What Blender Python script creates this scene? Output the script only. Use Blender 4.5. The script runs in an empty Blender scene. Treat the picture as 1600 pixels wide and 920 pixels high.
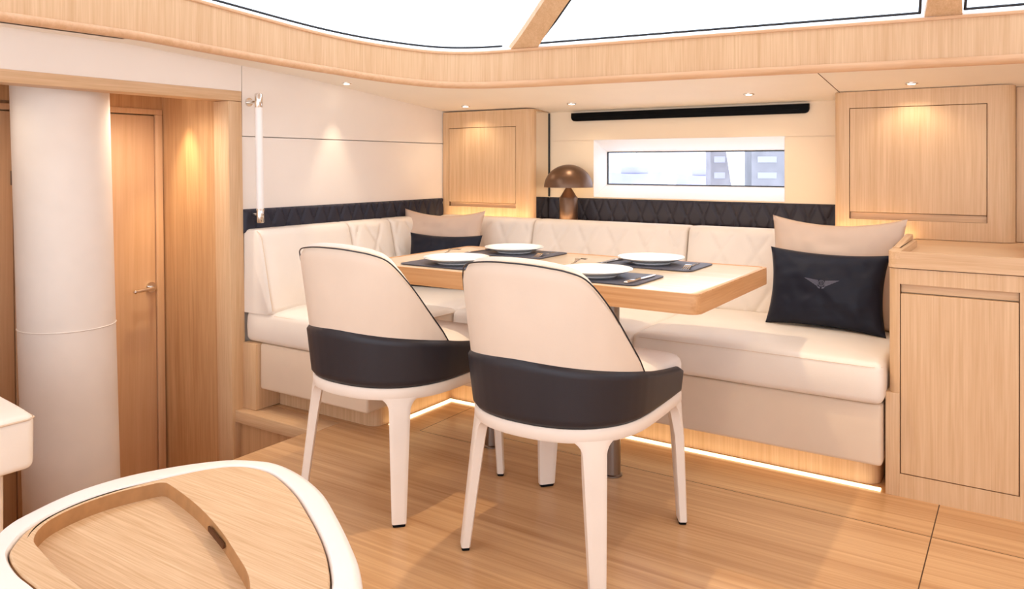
import bpy, bmesh, math, random
from mathutils import Vector, Matrix, noise
random.seed(3)
PI = math.pi
SC = bpy.context.scene
COL = SC.collection

# ------------------------------------------------------------------ camera, world, exposure
cam_d = bpy.data.cameras.new('camera')
cam = bpy.data.objects.new('camera', cam_d)
COL.objects.link(cam)
cam.location = (0, 0, 1.114)
cam.rotation_euler = (PI / 2, 0, math.radians(33.329))
cam_d.sensor_width = 36.0
cam_d.lens = 1216.55 / 1600 * 36
cam_d.shift_y = -202 / 1600
cam_d.clip_start = 0.02
SC.camera = cam

world = bpy.data.worlds.new('world')
SC.world = world
world.use_nodes = True
bgn = world.node_tree.nodes['Background']
bgn.inputs['Color'].default_value = (0.88, 0.96, 1.09, 1)
bgn.inputs['Strength'].default_value = 2.6

SC.view_settings.view_transform = 'Standard'
SC.view_settings.look = 'None'
SC.view_settings.gamma = 1
SC.view_settings.use_curve_mapping = False
SC.view_settings.exposure = 0.14

WARM = (1.0, 0.84, 0.64)
SPOT_W = 5.0
STRIP = 3.2

# ------------------------------------------------------------------ materials
def lin(c):
    return tuple(((x / 255) / 12.92 if x / 255 <= 0.04045 else ((x / 255 + 0.055) / 1.055) ** 2.4) for x in c) + (1,)

def base_mat(name, rough=0.5, spec=0.4):
    m = bpy.data.materials.new(name)
    m.use_nodes = True
    nt = m.node_tree
    b = nt.nodes['Principled BSDF']
    b.inputs['Roughness'].default_value = rough
    b.inputs['Specular IOR Level'].default_value = spec
    return m, nt, b

def plain(name, rgb, rough=0.5, spec=0.4, metal=0, var=0.03, vs=6, bump=0, bs=200):
    m, nt, b = base_mat(name, rough, spec)
    b.inputs['Metallic'].default_value = metal
    c = lin(rgb)
    tc = nt.nodes.new('ShaderNodeTexCoord')
    n = nt.nodes.new('ShaderNodeTexNoise')
    n.inputs['Scale'].default_value = vs
    nt.links.new(tc.outputs['Object'], n.inputs['Vector'])
    r = nt.nodes.new('ShaderNodeValToRGB')
    r.color_ramp.elements[0].position = 0.3
    r.color_ramp.elements[1].position = 0.7
    r.color_ramp.elements[0].color = tuple(x * (1 - var) for x in c[:3]) + (1,)
    r.color_ramp.elements[1].color = tuple(min(1, x * (1 + var)) for x in c[:3]) + (1,)
    nt.links.new(n.outputs['Fac'], r.inputs['Fac'])
    nt.links.new(r.outputs['Color'], b.inputs['Base Color'])
    if bump:
        n2 = nt.nodes.new('ShaderNodeTexNoise')
        n2.inputs['Scale'].default_value = bs
        nt.links.new(tc.outputs['Object'], n2.inputs['Vector'])
        bp = nt.nodes.new('ShaderNodeBump')
        bp.inputs['Strength'].default_value = bump
        bp.inputs['Distance'].default_value = 0.002
        nt.links.new(n2.outputs['Fac'], bp.inputs['Height'])
        nt.links.new(bp.outputs['Normal'], b.inputs['Normal'])
    return m

def wood(name, c1, c2, axis='Z', rough=0.45, scale=1.0, streak=0.5, seams=None):
    """oak veneer: long grain along axis, two layers of stretched noise"""
    m, nt, b = base_mat(name, rough, 0.35)
    L = nt.links.new
    tc = nt.nodes.new('ShaderNodeTexCoord')
    def layer(long_s, cross_s, detail, dist):
        mp = nt.nodes.new('ShaderNodeMapping')
        s = {'X': (long_s, cross_s, cross_s), 'Y': (cross_s, long_s, cross_s), 'Z': (cross_s, cross_s, long_s)}[axis]
        mp.inputs['Scale'].default_value = s
        L(tc.outputs['Object'], mp.inputs['Vector'])
        n = nt.nodes.new('ShaderNodeTexNoise')
        n.inputs['Scale'].default_value = 1
        n.inputs['Detail'].default_value = detail
        n.inputs['Distortion'].default_value = dist
        L(mp.outputs['Vector'], n.inputs['Vector'])
        return n.outputs['Fac']
    a = layer(0.9 * scale, 14 * scale, 3, 0.6)
    f = layer(5 * scale, 190 * scale, 4, 0.2)
    g = layer(1.4 * scale, 62 * scale, 3, 0.5)
    def mix(x, y, w):
        mm = nt.nodes.new('ShaderNodeMix'); mm.data_type = 'FLOAT'
        mm.inputs[0].default_value = w
        L(x, mm.inputs[2]); L(y, mm.inputs[3])
        return mm.outputs[0]
    v = mix(mix(a, g, 0.55), f, streak * 0.75)
    r = nt.nodes.new('ShaderNodeValToRGB')
    r.color_ramp.elements[0].position = 0.32
    r.color_ramp.elements[1].position = 0.66
    r.color_ramp.elements[0].color = lin(c2)
    r.color_ramp.elements[1].color = lin(c1)
    L(v, r.inputs['Fac'])
    col = r.outputs['Color']
    if seams:
        sep = nt.nodes.new('ShaderNodeSeparateXYZ')
        L(tc.outputs['Object'], sep.inputs[0])
        fac = None
        def mth(op, a_, b_=None):
            q = nt.nodes.new('ShaderNodeMath'); q.operation = op
            for i, z in enumerate((a_, b_)):
                if z is None: continue
                if isinstance(z, (int, float)): q.inputs[i].default_value = z
                else: L(z, q.inputs[i])
            return q.outputs[0]
        for (ax, p, o_lo, o_hi) in seams:
            s0, s1 = (sep.outputs[0], sep.outputs[1]) if ax == 'x' else (sep.outputs[1], sep.outputs[0])
            k = mth('LESS_THAN', mth('ABSOLUTE', mth('SUBTRACT', s0, p)), 0.0017)
            k = mth('MULTIPLY', k, mth('GREATER_THAN', s1, o_lo))
            k = mth('MULTIPLY', k, mth('LESS_THAN', s1, o_hi))
            fac = k if fac is None else mth('MAXIMUM', fac, k)
        mm = nt.nodes.new('ShaderNodeMix'); mm.data_type = 'RGBA'
        L(fac, mm.inputs[0]); L(col, mm.inputs[6])
        mm.inputs[7].default_value = lin((70, 45, 28))
        col = mm.outputs[2]
    L(col, b.inputs['Base Color'])
    bp = nt.nodes.new('ShaderNodeBump')
    bp.inputs['Strength'].default_value = 0.12
    bp.inputs['Distance'].default_value = 0.001
    L(f, bp.inputs['Height'])
    L(bp.outputs['Normal'], b.inputs['Normal'])
    return m

def emit(name, rgb, s):
    m = bpy.data.materials.new(name); m.use_nodes = True
    nt = m.node_tree; nt.nodes.clear()
    e = nt.nodes.new('ShaderNodeEmission')
    e.inputs['Color'].default_value = tuple(rgb) + (1,)
    e.inputs['Strength'].default_value = s
    o = nt.nodes.new('ShaderNodeOutputMaterial')
    nt.links.new(e.outputs[0], o.inputs[0])
    return m

def glass(name, tint=(1, 1, 1)):
    m = bpy.data.materials.new(name); m.use_nodes = True
    nt = m.node_tree; nt.nodes.clear()
    t = nt.nodes.new('ShaderNodeBsdfTransparent')
    t.inputs['Color'].default_value = tuple(tint) + (1,)
    g = nt.nodes.new('ShaderNodeBsdfGlossy')
    g.inputs['Roughness'].default_value = 0.02
    mx = nt.nodes.new('ShaderNodeMixShader'); mx.inputs[0].default_value = 0.05
    o = nt.nodes.new('ShaderNodeOutputMaterial')
    nt.links.new(t.outputs[0], mx.inputs[1]); nt.links.new(g.outputs[0], mx.inputs[2])
    nt.links.new(mx.outputs[0], o.inputs[0])
    return m

M = dict(
    oak=wood('oak_vertical', (226, 190, 150), (202, 160, 117), 'Z', streak=0.6),
    oak_x=wood('oak_lengthwise', (226, 190, 150), (202, 160, 117), 'X', streak=0.6),
    oak_y=wood('oak_crosswise', (226, 190, 150), (202, 160, 117), 'Y', streak=0.6),
    oak_edge=wood('oak_solid_edge', (224, 180, 140), (205, 158, 115), 'X', streak=0.3),
    door=wood('oak_door', (230, 190, 150), (214, 170, 128), 'Z', streak=0.35),
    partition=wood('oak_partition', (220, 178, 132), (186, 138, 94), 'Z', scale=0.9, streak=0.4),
    table_edge=wood('oak_table_edge', (218, 170, 122), (188, 134, 84), 'X', streak=0.4),
    table_side=wood('oak_table_side', (222, 172, 122), (188, 134, 84), 'Y', streak=0.4),
    table_top=wood('oak_table_top', (240, 220, 194), (230, 204, 172), 'X', rough=0.18, streak=0.4),
    console=wood('oak_console', (228, 196, 158), (198, 158, 114), 'X', rough=0.5, scale=1.6, streak=0.9),
    tray_wall=plain('oak_tray_wall_shaded', (174, 126, 80), 0.55, 0.3, var=0.10, vs=38),  # oak edge tone with the recess shadow put into the colour
    floor=wood('oak_floor', (224, 180, 132), (178, 130, 86), 'X', rough=0.27, scale=0.6, streak=0.32,
               seams=[('y', 2.64, -1.86, 0.9), ('y', 2.52, -2.12, -1.86), ('x', -1.86, 2.52, 2.64), ('x', -0.232, 1.6, 2.96), ('x', -2.12, 2.52, 2.9), ('y', 1.6, -0.232, 1.5)]),
    leather=plain('cream_leather', (240, 227, 212), 0.42, 0.4, bump=0.15, bs=350),
    leather_base=plain('cream_leather_panel', (226, 203, 178), 0.5, 0.3, bump=0.1, bs=350),
    chair_shell=plain('chair_cream_leather', (228, 207, 186), 0.5, 0.3, bump=0.12, bs=400),  # cream leather darkened to carry the shade on the chair backs
    chair_leg=plain('chair_leg_leather', (238, 222, 206), 0.5, 0.3),
    chair_seat=plain('chair_seat_leather', (240, 230, 220), 0.45, 0.35, bump=0.12, bs=400),
    navy=plain('navy_leather', (44, 43, 54), 0.5, 0.3, bump=0.1, bs=350),
    black_leather=plain('charcoal_leather', (44, 40, 44), 0.45, 0.35, bump=0.1, bs=400),
    piping=plain('dark_piping', (40, 36, 38), 0.4),
    wall=plain('fabric_wall', (242, 230, 218), 0.7, 0.15, var=0.01, bump=0.06, bs=500),
    wall_back=plain('fabric_wall_back', (240, 220, 192), 0.7, 0.15, var=0.01, bump=0.06, bs=500),
    soffit=plain('soffit_panel', (248, 236, 220), 0.6, 0.2, var=0.01),
    white=plain('white_lacquer', (246, 240, 234), 0.3, 0.4, var=0.005),
    white_frame=plain('white_window_frame', (250, 248, 246), 0.35, 0.3, var=0.003),
    column=plain('column_leather', (240, 226, 212), 0.55, 0.3, bump=0.06, bs=400),
    chrome=plain('polished_nickel', (228, 224, 218), 0.12, 0.5, metal=1, var=0.01),
    steel=plain('brushed_steel', (150, 140, 132), 0.3, 0.5, metal=1, var=0.03),
    bronze=plain('brushed_bronze', (116, 90, 72), 0.36, 0.5, metal=0.8, var=0.06, vs=30),
    black=plain('black_grille', (9, 9, 10), 0.6, 0.1),
    gasket=plain('black_gasket', (36, 38, 42), 0.5),
    dark_gap=plain('shadow_gap_liner', (96, 62, 38), 0.8, 0.1),
    china=plain('white_china', (250, 248, 245), 0.12, 0.6, var=0.003),
    mat=plain('slate_leather', (70, 72, 86), 0.4, 0.4, bump=0.08, bs=500),
    beige=plain('beige_satin', (212, 184, 160), 0.42, 0.45, bump=0.12, bs=700),
    beige_small=plain('beige_cotton', (214, 186, 164), 0.6, 0.3, bump=0.12, bs=700),
    navy_cloth=plain('navy_satin', (21, 23, 36), 0.5, 0.25, bump=0.12, bs=700),
    emblem=plain('grey_embroidery', (84, 82, 96), 0.5, 0.4),
    boat=plain('pale_hull', (196, 196, 214), 0.6, var=0.12, vs=0.7),
    water=plain('pale_water', (235, 236, 244), 0.5),
    boat2=plain('grey_facade', (140, 137, 138), 0.6, var=0.2, vs=1.3),
    lens=emit('downlight_lens', (1.0, 0.9, 0.75), 14),
    led=emit('led_tape', (1.0, 0.74, 0.40), STRIP),
    led_soft=emit('led_tape_soft', (1.0, 0.76, 0.46), 26),
    bulb=emit('lamp_bulb', (1.0, 0.75, 0.45), 25),
    facade_glass=plain('pale_facade_glass', (172, 172, 180), 0.3),
    glass=glass('clear_glass'),
    glass_grey=glass('tinted_glass', (0.93, 0.93, 0.97)),
)

# ------------------------------------------------------------------ object helpers
def thing(name, label=None, cat=None, loc=(0, 0, 0), rz=0, group=None, kind=None):
    o = bpy.data.objects.new(name, None)
    o.empty_display_size = 0.1
    COL.objects.link(o)
    o.location = loc
    o.rotation_euler = (0, 0, rz)
    tag(o, label, cat, group, kind)
    return o

def tag(o, label=None, cat=None, group=None, kind=None):
    if label: o['label'] = label
    if cat: o['category'] = cat
    if group: o['group'] = group
    if kind: o['kind'] = kind
    return o

def world_mat(o):
    m = Matrix.LocRotScale(o.location, o.rotation_euler, o.scale)
    return world_mat(o.parent) @ m if o.parent else m

def obj(name, bm, mat, parent=None, loc=None, world=True, smooth=38, flip=False):
    """link one mesh object. world=True: the bmesh is in world coordinates."""
    bmesh.ops.remove_doubles(bm, verts=bm.verts, dist=1e-6)
    bmesh.ops.recalc_face_normals(bm, faces=bm.faces)
    me = bpy.data.meshes.new(name)
    o = bpy.data.objects.new(name, me)
    COL.objects.link(o)
    if parent is not None:
        o.parent = parent
        if world: bm.transform(world_mat(parent).inverted())
    elif loc is not None:
        o.location = loc
        if world: bm.transform(Matrix.Translation(-Vector(loc)))
    bm.to_mesh(me); bm.free()
    if isinstance(mat, (list, tuple)):
        for x in mat: me.materials.append(M[x])
    else:
        me.materials.append(M[mat])
    for p in me.polygons: p.use_smooth = True
    me.set_sharp_from_angle(angle=math.radians(smooth))
    return o

def struct(name, bm, mat, parent=None, **k):
    o = obj(name, bm, mat, parent, **k)
    if parent is None: o['kind'] = 'structure'
    return o

def copy_tree(o, parent=None):
    c = o.copy(); COL.objects.link(c); c.parent = parent
    for ch in [x for x in bpy.data.objects if x.parent == o]:
        copy_tree(ch, c)
    return c

def box(bm, x0, x1, y0, y1, z0, z1, bev=0.0, seg=2, mi=0):
    vs = [bm.verts.new(p) for p in ((x0, y0, z0), (x1, y0, z0), (x1, y1, z0), (x0, y1, z0), (x0, y0, z1), (x1, y0, z1), (x1, y1, z1), (x0, y1, z1))]
    fs = [bm.faces.new([vs[i] for i in q]) for q in ((3, 2, 1, 0), (4, 5, 6, 7), (0, 1, 5, 4), (1, 2, 6, 5), (2, 3, 7, 6), (3, 0, 4, 7))]
    for f in fs: f.material_index = mi
    if bev > 0:
        es = list({e for f in fs for e in f.edges})
        bmesh.ops.bevel(bm, geom=es, offset=bev, segments=seg, affect='EDGES', profile=0.5, material=-1)
    return bm

def B(*a, **k): return box(bmesh.new(), *a, **k)

def prism(bm, pts, z0, z1, bev=0.0, seg=2, T=None, vert_only=False):
    """extrude a 2D outline (x,y) from z0 to z1; T optionally maps (x,y,z)->world"""
    n = len(pts)
    T = T or (lambda x, y, z: (x, y, z))
    a = [bm.verts.new(T(x, y, z0)) for x, y in pts]
    b = [bm.verts.new(T(x, y, z1)) for x, y in pts]
    f1 = bm.faces.new(a[::-1]); f2 = bm.faces.new(b)
    for i in range(n):
        bm.faces.new((a[i], a[(i + 1) % n], b[(i + 1) % n], b[i]))
    if bev > 0:
        es = list(f2.edges) + list(f1.edges)
        bmesh.ops.bevel(bm, geom=es, offset=bev, segments=seg, affect='EDGES', profile=0.5)
    return bm

def rounded(x0, x1, y0, y1, r, n=6, corners=(1, 1, 1, 1)):
    """rounded rectangle outline; corners order: x0y0, x1y0, x1y1, x0y1"""
    out = []
    for (cx, cy, a0, use) in ((x0 + r, y0 + r, PI, corners[0]), (x1 - r, y0 + r, 1.5 * PI, corners[1]), (x1 - r, y1 - r, 0, corners[2]), (x0 + r, y1 - r, 0.5 * PI, corners[3])):
        if use:
            for k in range(n + 1):
                t = a0 + k / n * PI / 2
                out.append((cx + r * math.cos(t), cy + r * math.sin(t)))
        else:
            t = a0 + PI / 4
            out.append((cx + r * (1 if math.cos(t) > 0 else -1), cy + r * (1 if math.sin(t) > 0 else -1)))
    return out

def smooth_loop(pts, n=8):
    """Catmull-Rom closed loop"""
    out = []
    N = len(pts)
    for i in range(N):
        p0, p1, p2, p3 = [Vector(pts[(i + k) % N]) for k in (-1, 0, 1, 2)]
        for j in range(n):
            t = j / n
            out.append(tuple(0.5 * ((2 * p1) + (-p0 + p2) * t + (2 * p0 - 5 * p1 + 4 * p2 - p3) * t * t + (-p0 + 3 * p1 - 3 * p2 + p3) * t ** 3)))
    return out

def smooth_open(pts, n=8):
    out = []
    N = len(pts)
    for i in range(N - 1):
        p0, p1, p2, p3 = [Vector(pts[min(max(i + k, 0), N - 1)]) for k in (-1, 0, 1, 2)]
        for j in range(n):
            t = j / n
            out.append(0.5 * ((2 * p1) + (-p0 + p2) * t + (2 * p0 - 5 * p1 + 4 * p2 - p3) * t * t + (-p0 + 3 * p1 - 3 * p2 + p3) * t ** 3))
    out.append(Vector(pts[-1]))
    return out

def tube(bm, pts, r, n=12, cap=True):
    pts = [Vector(p) for p in pts]
    rings = []
    up = None
    for i, p in enumerate(pts):
        d = (pts[min(i + 1, len(pts) - 1)] - pts[max(i - 1, 0)]).normalized()
        if up is None:
            up = Vector((0, 0, 1)) if abs(d.z) < 0.9 else Vector((1, 0, 0))
        a = d.cross(up).normalized(); up = a.cross(d).normalized()
        rr = r[i] if isinstance(r, (list, tuple)) else r
        rings.append([bm.verts.new(p + (a * math.cos(2 * PI * k / n) + up * math.sin(2 * PI * k / n)) * rr) for k in range(n)])
    for A, C in zip(rings, rings[1:]):
        for k in range(n):
            bm.faces.new((A[k], A[(k + 1) % n], C[(k + 1) % n], C[k]))
    if cap:
        bm.faces.new(rings[0][::-1]); bm.faces.new(rings[-1])
    return bm

def lathe(bm, prof, c=(0, 0, 0), n=48, T=None):
    """revolve (r,z) profile about z through c"""
    rings = []
    for r, z in prof:
        if r < 1e-6:
            rings.append([bm.verts.new((c[0], c[1], c[2] + z))])
        else:
            rings.append([bm.verts.new((c[0] + r * math.cos(2 * PI * k / n), c[1] + r * math.sin(2 * PI * k / n), c[2] + z)) for k in range(n)])
    for A, C in zip(rings, rings[1:]):
        if len(A) == 1 and len(C) == 1: continue
        for k in range(n):
            q = [A[k % len(A)], A[(k + 1) % len(A)], C[(k + 1) % len(C)], C[k % len(C)]]
            u = []
            for v in q:
                if v not in u: u.append(v)
            if len(u) > 2: bm.faces.new(u)
    return bm

def grid(bm, nu, nv, fn, closed_u=False, mi=0):
    """surface from fn(u,v) with u,v in [0,1]"""
    V = [[bm.verts.new(fn(i / nu, j / nv)) for j in range(nv + 1)] for i in range(nu + (0 if closed_u else 1))]
    n = len(V)
    for i in range(nu):
        for j in range(nv):
            f = bm.faces.new((V[i][j], V[(i + 1) % n][j], V[(i + 1) % n][j + 1], V[i][j + 1]))
            f.material_index = mi
    return V

def ticks(h, r, step):
    """cut positions for a rounded box side of half size h, radius r"""
    a = [-h + r * (1 - math.cos(t)) for t in [k / 4 * PI / 2 for k in range(4)]]
    m = max(1, int(round(2 * (h - r) / step)))
    mid = [-h + r + 2 * (h - r) * k / m for k in range(m + 1)]
    return a + mid + [-q for q in a[::-1]]

def soft_box(bm, x0, x1, y0, y1, z0, z1, r=0.02, step=0.05, disp=None):
    """box with round edges, densely cut, each vertex moved by disp(p, n) along its normal"""
    c = Vector(((x0 + x1) / 2, (y0 + y1) / 2, (z0 + z1) / 2))
    h = Vector(((x1 - x0) / 2, (y1 - y0) / 2, (z1 - z0) / 2))
    T = [ticks(h[i], r, step) for i in range(3)]
    cache = {}
    def vert(p):
        q = Vector([max(-(h[i] - r), min(h[i] - r, p[i])) for i in range(3)])
        d = p - q
        n = d.normalized() if d.length > 1e-9 else Vector((0, 0, 1))
        w = q + n * r
        k = tuple(round(x, 6) for x in w)
        if k not in cache:
            pos = c + w
            if disp: pos = pos + n * disp(pos, n)
            cache[k] = bm.verts.new(pos)
        return cache[k]
    for ax in range(3):
        u, v = (ax + 1) % 3, (ax + 2) % 3
        for s in (-1, 1):
            for i in range(len(T[u]) - 1):
                for j in range(len(T[v]) - 1):
                    q = []
                    for (a, b) in ((i, j), (i + 1, j), (i + 1, j + 1), (i, j + 1)):
                        p = Vector((0, 0, 0)); p[ax] = s * h[ax]; p[u] = T[u][a]; p[v] = T[v][b]
                        w = vert(p)
                        if w not in q: q.append(w)
                    if len(q) > 2:
                        try: bm.faces.new(q)
                        except ValueError: pass
    return bm

def groove(d, w):
    """1 at the middle of a stitched channel, falling off over w"""
    return math.exp(-(d / w) ** 2)

def diamonds(a, z, pitch, slope, w):
    """distance-based groove strength of a diamond lattice"""
    k = 0
    for s in (1, -1):
        t = (a + s * z * slope) / pitch
        d = abs(t - round(t)) * pitch
        k = max(k, groove(d, w))
    return k

# ------------------------------------------------------------------ soffit height and coaming path
def zs(y):
    xs = [(-2, 1.60), (1.3, 1.60), (1.73, 1.60), (2.3, 1.570), (2.66, 1.551), (3.0, 1.52), (3.774, 1.445), (4.2, 1.404)]
    for (a, za), (b, zb) in zip(xs, xs[1:]):
        if y <= b: return za + (zb - za) * (y - a) / (b - a)
    return xs[-1][1]

PATH = [(-2.93, -1.5), (-2.93, 0.6), (-2.90, 1.25), (-2.875, 1.9), (-2.85, 2.2), (-2.80, 2.58), (-2.70, 2.86), (-2.52, 3.10), (-2.30, 3.20), (-2.02, 3.24), (-1.46, 3.28), (-0.70, 3.33), (0.0, 3.38), (1.2, 3.44)]
SP = [Vector((p.x, p.y, 0)) for p in smooth_open([Vector((x, y, 0)) for x, y in PATH], 8)]
def ctop(p):
    return 1.872 - 0.184 * min(1, max(0, (p.y - 1.25) / 1.95)) - 0.006 * max(0, p.x + 2)

def path_normals(P):
    out = []
    for i in range(len(P)):
        d = (P[min(i + 1, len(P) - 1)] - P[max(i - 1, 0)]).normalized()
        out.append(Vector((d.y, -d.x, 0)))       # towards the room
    return out
SN = path_normals(SP)

# ------------------------------------------------------------------ floors
WX, YB = -2.996, 3.978
bm = prism(bmesh.new(), [(-2.5, 2.29), (-2.5, 1.1), (-3.7, 1.1), (-3.7, -1.6), (1.6, -1.6), (1.6, 4.2), (-3.0, 4.2), (-3.0, 2.29)], -0.04, 0.0)
struct('floor', bm, 'floor')
struct('floor_lower', B(-3.7, -2.45, 1.05, 2.5, -0.62, -0.58), 'floor')
bm = B(-3.0, -2.5, 2.292, 2.32, -0.6, -0.04)
box(bm, -2.502, -2.47, 1.1, 2.30, -0.6, -0.04)
box(bm, -3.7, -2.5, 1.07, 1.1, -0.6, -0.04)
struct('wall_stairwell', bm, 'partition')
# nosing of the ledge over the stairwell
bm = B(-2.992, -2.47, 2.262, 2.40, -0.052, 0.003, 0.004)
struct('trim_1', bm, 'oak_x')

# ------------------------------------------------------------------ side wall with the wide opening
T_ = 0.03
def shear(bm, y0, z0, k):
    for v in bm.verts: v.co.y += k * (z0 - v.co.z)
    return bm
bm = bmesh.new()
def walltop(bm, y0, y1, z0, ztop, n=10):
    out = [(y0, z0), (y1, z0)] + [(y1 + (y0 - y1) * i / n, ztop(y1 + (y0 - y1) * i / n)) for i in range(n + 1)]
    prism(bm, out, 0, T_, T=lambda x, y, z: (WX - z, x, y))
ZT = lambda y: zs(y) + 0.012
walltop(bm, 2.303, 4.02, 1.2485, ZT)                # upper panel
walltop(bm, -1.5, 2.299, 1.452, ZT)                 # header panel above the opening
box(bm, WX - T_, WX, 2.303, 4.02, 0.80, 1.2440)     # lower panel
box(bm, WX - T_ - 0.02, WX - 0.022, 2.27, 4.02, -0.6, 1.44)  # backing, shows as the thin grooves
box(bm, WX - T_, WX, -1.5, 0.9, -0.6, 1.4)
struct('wall_left', bm, 'wall')
# opening trim: header and jamb, solid oak
bm = B(WX - 0.10, WX + 0.006, -1.5, 2.296, 1.405, 1.452, 0.003)
struct('trim_2', bm, 'oak_y')
bm = shear(B(WX - 0.10, WX + 0.006, 2.222, 2.296, -0.58, 1.404, 0.003), 0, 1.45, 0.017)
struct('trim_3', bm, 'oak')
# corridor beyond: doors plane, partition, ceiling
DX = -3.584
bm = B(DX - 0.04, DX, -1.5, 0.8, -0.6, 1.5)
box(bm, DX - 0.04, DX, 0.8, 2.30, 1.388, 1.5)
box(bm, DX - 0.04, DX - 0.021, 0.8, 2.40, -0.6, 1.4)
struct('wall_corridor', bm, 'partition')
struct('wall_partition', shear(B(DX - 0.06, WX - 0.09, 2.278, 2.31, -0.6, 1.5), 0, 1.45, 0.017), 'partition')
struct('ceiling_corridor', B(DX - 0.04, WX - 0.02, -1.5, 2.36, 1.475, 1.50), 'wall')
def corridor_door(name, y0, y1, ztop, knob, label):
    t = thing(name, kind='structure', loc=(DX, y0, -0.58))
    bm = B(DX - 0.02, DX + 0.012, y0, y1, ztop - 0.028, ztop, 0.004)
    box(bm, DX - 0.02, DX + 0.012, y1 - 0.038, y1, -0.58, ztop - 0.028, 0.004)
    box(bm, DX - 0.02, DX + 0.012, y0 - 0.03, y0 + 0.008, -0.58, ztop, 0.004)
    obj('door_frame', shear(bm, 0, 1.4, 0.013), 'door', t)
    obj('door_panel', shear(B(DX - 0.01, DX + 0.004, y0 + 0.012, y1 - 0.042, -0.57, ztop - 0.033, 0.002), 0, 1.4, 0.013), 'door', t)
    if knob:
        zk, yk = 0.516, 2.218
        bm = bmesh.new()
        tube(bm, [(DX + 0.004, yk, zk), (DX + 0.012, yk, zk)], 0.026, 24)
        tube(bm, [(DX + 0.012, yk, zk), (DX + 0.030, yk, zk)], 0.011, 16)
        pts = [(DX + 0.030, yk, zk), (DX + 0.045, yk - 0.004, zk), (DX + 0.050, yk - 0.018, zk - 0.001), (DX + 0.050, yk - 0.06, zk - 0.003), (DX + 0.050, yk - 0.105, zk - 0.006)]
        tube(bm, smooth_open(pts, 4), 0.0085, 12)
        bmesh.ops.create_uvsphere(bm, u_segments=12, v_segments=8, radius=0.0105, matrix=Matrix.Translation((DX + 0.05, yk - 0.106, zk - 0.006)))
        h = obj('door_handle', bm, 'chrome', t)
    else:
        obj('lock_plate', B(DX + 0.004, DX + 0.008, y1 - 0.045, y1 - 0.03, 1.03, 1.09, 0.001), 'steel', t)
    return t
corridor_door('door_1', 1.70, 2.275, 1.389, True, '')
corridor_door('door_2', 0.92, 1.63, 1.375, False, '')

# mast column wrapped in cream leather
RC = 0.178
t = thing('mast_column', 'thick round cream leather-wrapped column in the doorway opening, running floor to ceiling', 'column', (-3.30, 1.71, -0.58))
def colc(z): return (-3.30, 1.651 + (1.40 - z) * 0.029)
def col_mesh(z0, z1, r, n=64, rows=20):
    bm = bmesh.new()
    rings = []
    for j in range(rows + 1):
        z = z0 + (z1 - z0) * j / rows
        cx, cy = colc(z)
        rings.append([bm.verts.new((cx + r * math.cos(2 * PI * k / n), cy + r * math.sin(2 * PI * k / n), z)) for k in range(n)])
    for A, C in zip(rings, rings[1:]):
        for k in range(n): bm.faces.new((A[k], A[(k + 1) % n], C[(k + 1) % n], C[k]))
    bm.faces.new(rings[0][::-1]); bm.faces.new(rings[-1])
    return bm
obj('upper_sleeve', col_mesh(0.458, 1.475, RC), 'column', t)
obj('lower_sleeve', col_mesh(-0.58, 0.454, RC), 'column', t)
bm = bmesh.new()
cx, cy = colc(0.456)
pts = [(cx + RC * math.cos(2 * PI * k / 64), cy + RC * math.sin(2 * PI * k / 64), 0.456) for k in range(65)]
tube(bm, pts, 0.003, 6, cap=False)
obj('seam', bm, 'column', t)

# ------------------------------------------------------------------ back wall with window, soffit, coaming, roof
WNX0, WNX1, WNZ0, WNZ1 = -2.055, -0.994, 0.933, 1.257
bm = bmesh.new()
box(bm, -3.0, 1.6, YB, YB + 0.03, -0.1, 0.80)
box(bm, -3.0, WNX0, YB, YB + 0.03, 0.80, 1.2525)
box(bm, WNX1, 1.6, YB, YB + 0.03, 0.80, 1.2525)
box(bm, -3.0, 1.6, YB, YB + 0.03, 1.2575, 1.50)
box(bm, WNX0, WNX1, YB, YB + 0.03, 0.80, WNZ0)
box(bm, -3.0, WNX0 - 0.002, YB + 0.004, YB + 0.03, 1.2, 1.30)
box(bm, WNX1 + 0.002, 1.6, YB + 0.004, YB + 0.03, 1.2, 1.30)
struct('wall_back', bm, 'wall_back')
struct('wall_right', B(1.6, 1.63, -0.2, 4.2, -0.05, 1.45), 'wall')

t = thing('window_1', kind='structure', loc=(-1.52, YB, 0.93))
# splayed white reveal to the pane
gx0, gx1, gz0, gz1, gy = -2.022, -1.012, 1.002, 1.190, 4.085
o4 = [(WNX0, YB - 0.004, WNZ0), (WNX1, YB - 0.004, WNZ0), (WNX1, YB - 0.004, WNZ1), (WNX0, YB - 0.004, WNZ1)]
i4 = [(gx0, gy, gz0), (gx1, gy, gz0), (gx1, gy, gz1), (gx0, gy, gz1)]
b4 = [(WNX0 - 0.05, gy + 0.02, WNZ0 - 0.05), (WNX1 + 0.05, gy + 0.02, WNZ0 - 0.05), (WNX1 + 0.05, gy + 0.02, WNZ1 + 0.05), (WNX0 - 0.05, gy + 0.02, WNZ1 + 0.05)]
j4 = [(x, gy + 0.02, z) for x, y, z in i4]
bm = bmesh.new()
R4 = [[bm.verts.new(p) for p in q] for q in (b4, o4, i4, j4)]
for A, C in zip(R4, R4[1:] + R4[:1]):
    for k in range(4): bm.faces.new((A[k], A[(k + 1) % 4], C[(k + 1) % 4], C[k]))
obj('window_frame', bm, 'white_frame', t, smooth=20)
bm = bmesh.new()
for (a, b, c, d) in ((gx0, gx1, gz0, gz0 + .005), (gx0, gx1, gz1 - .005, gz1), (gx0, gx0 + .005, gz0, gz1), (gx1 - .005, gx1, gz0, gz1)):
    box(bm, a, b, gy - 0.003, gy + 0.006, c, d)
obj('gasket', bm, 'gasket', t)
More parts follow.
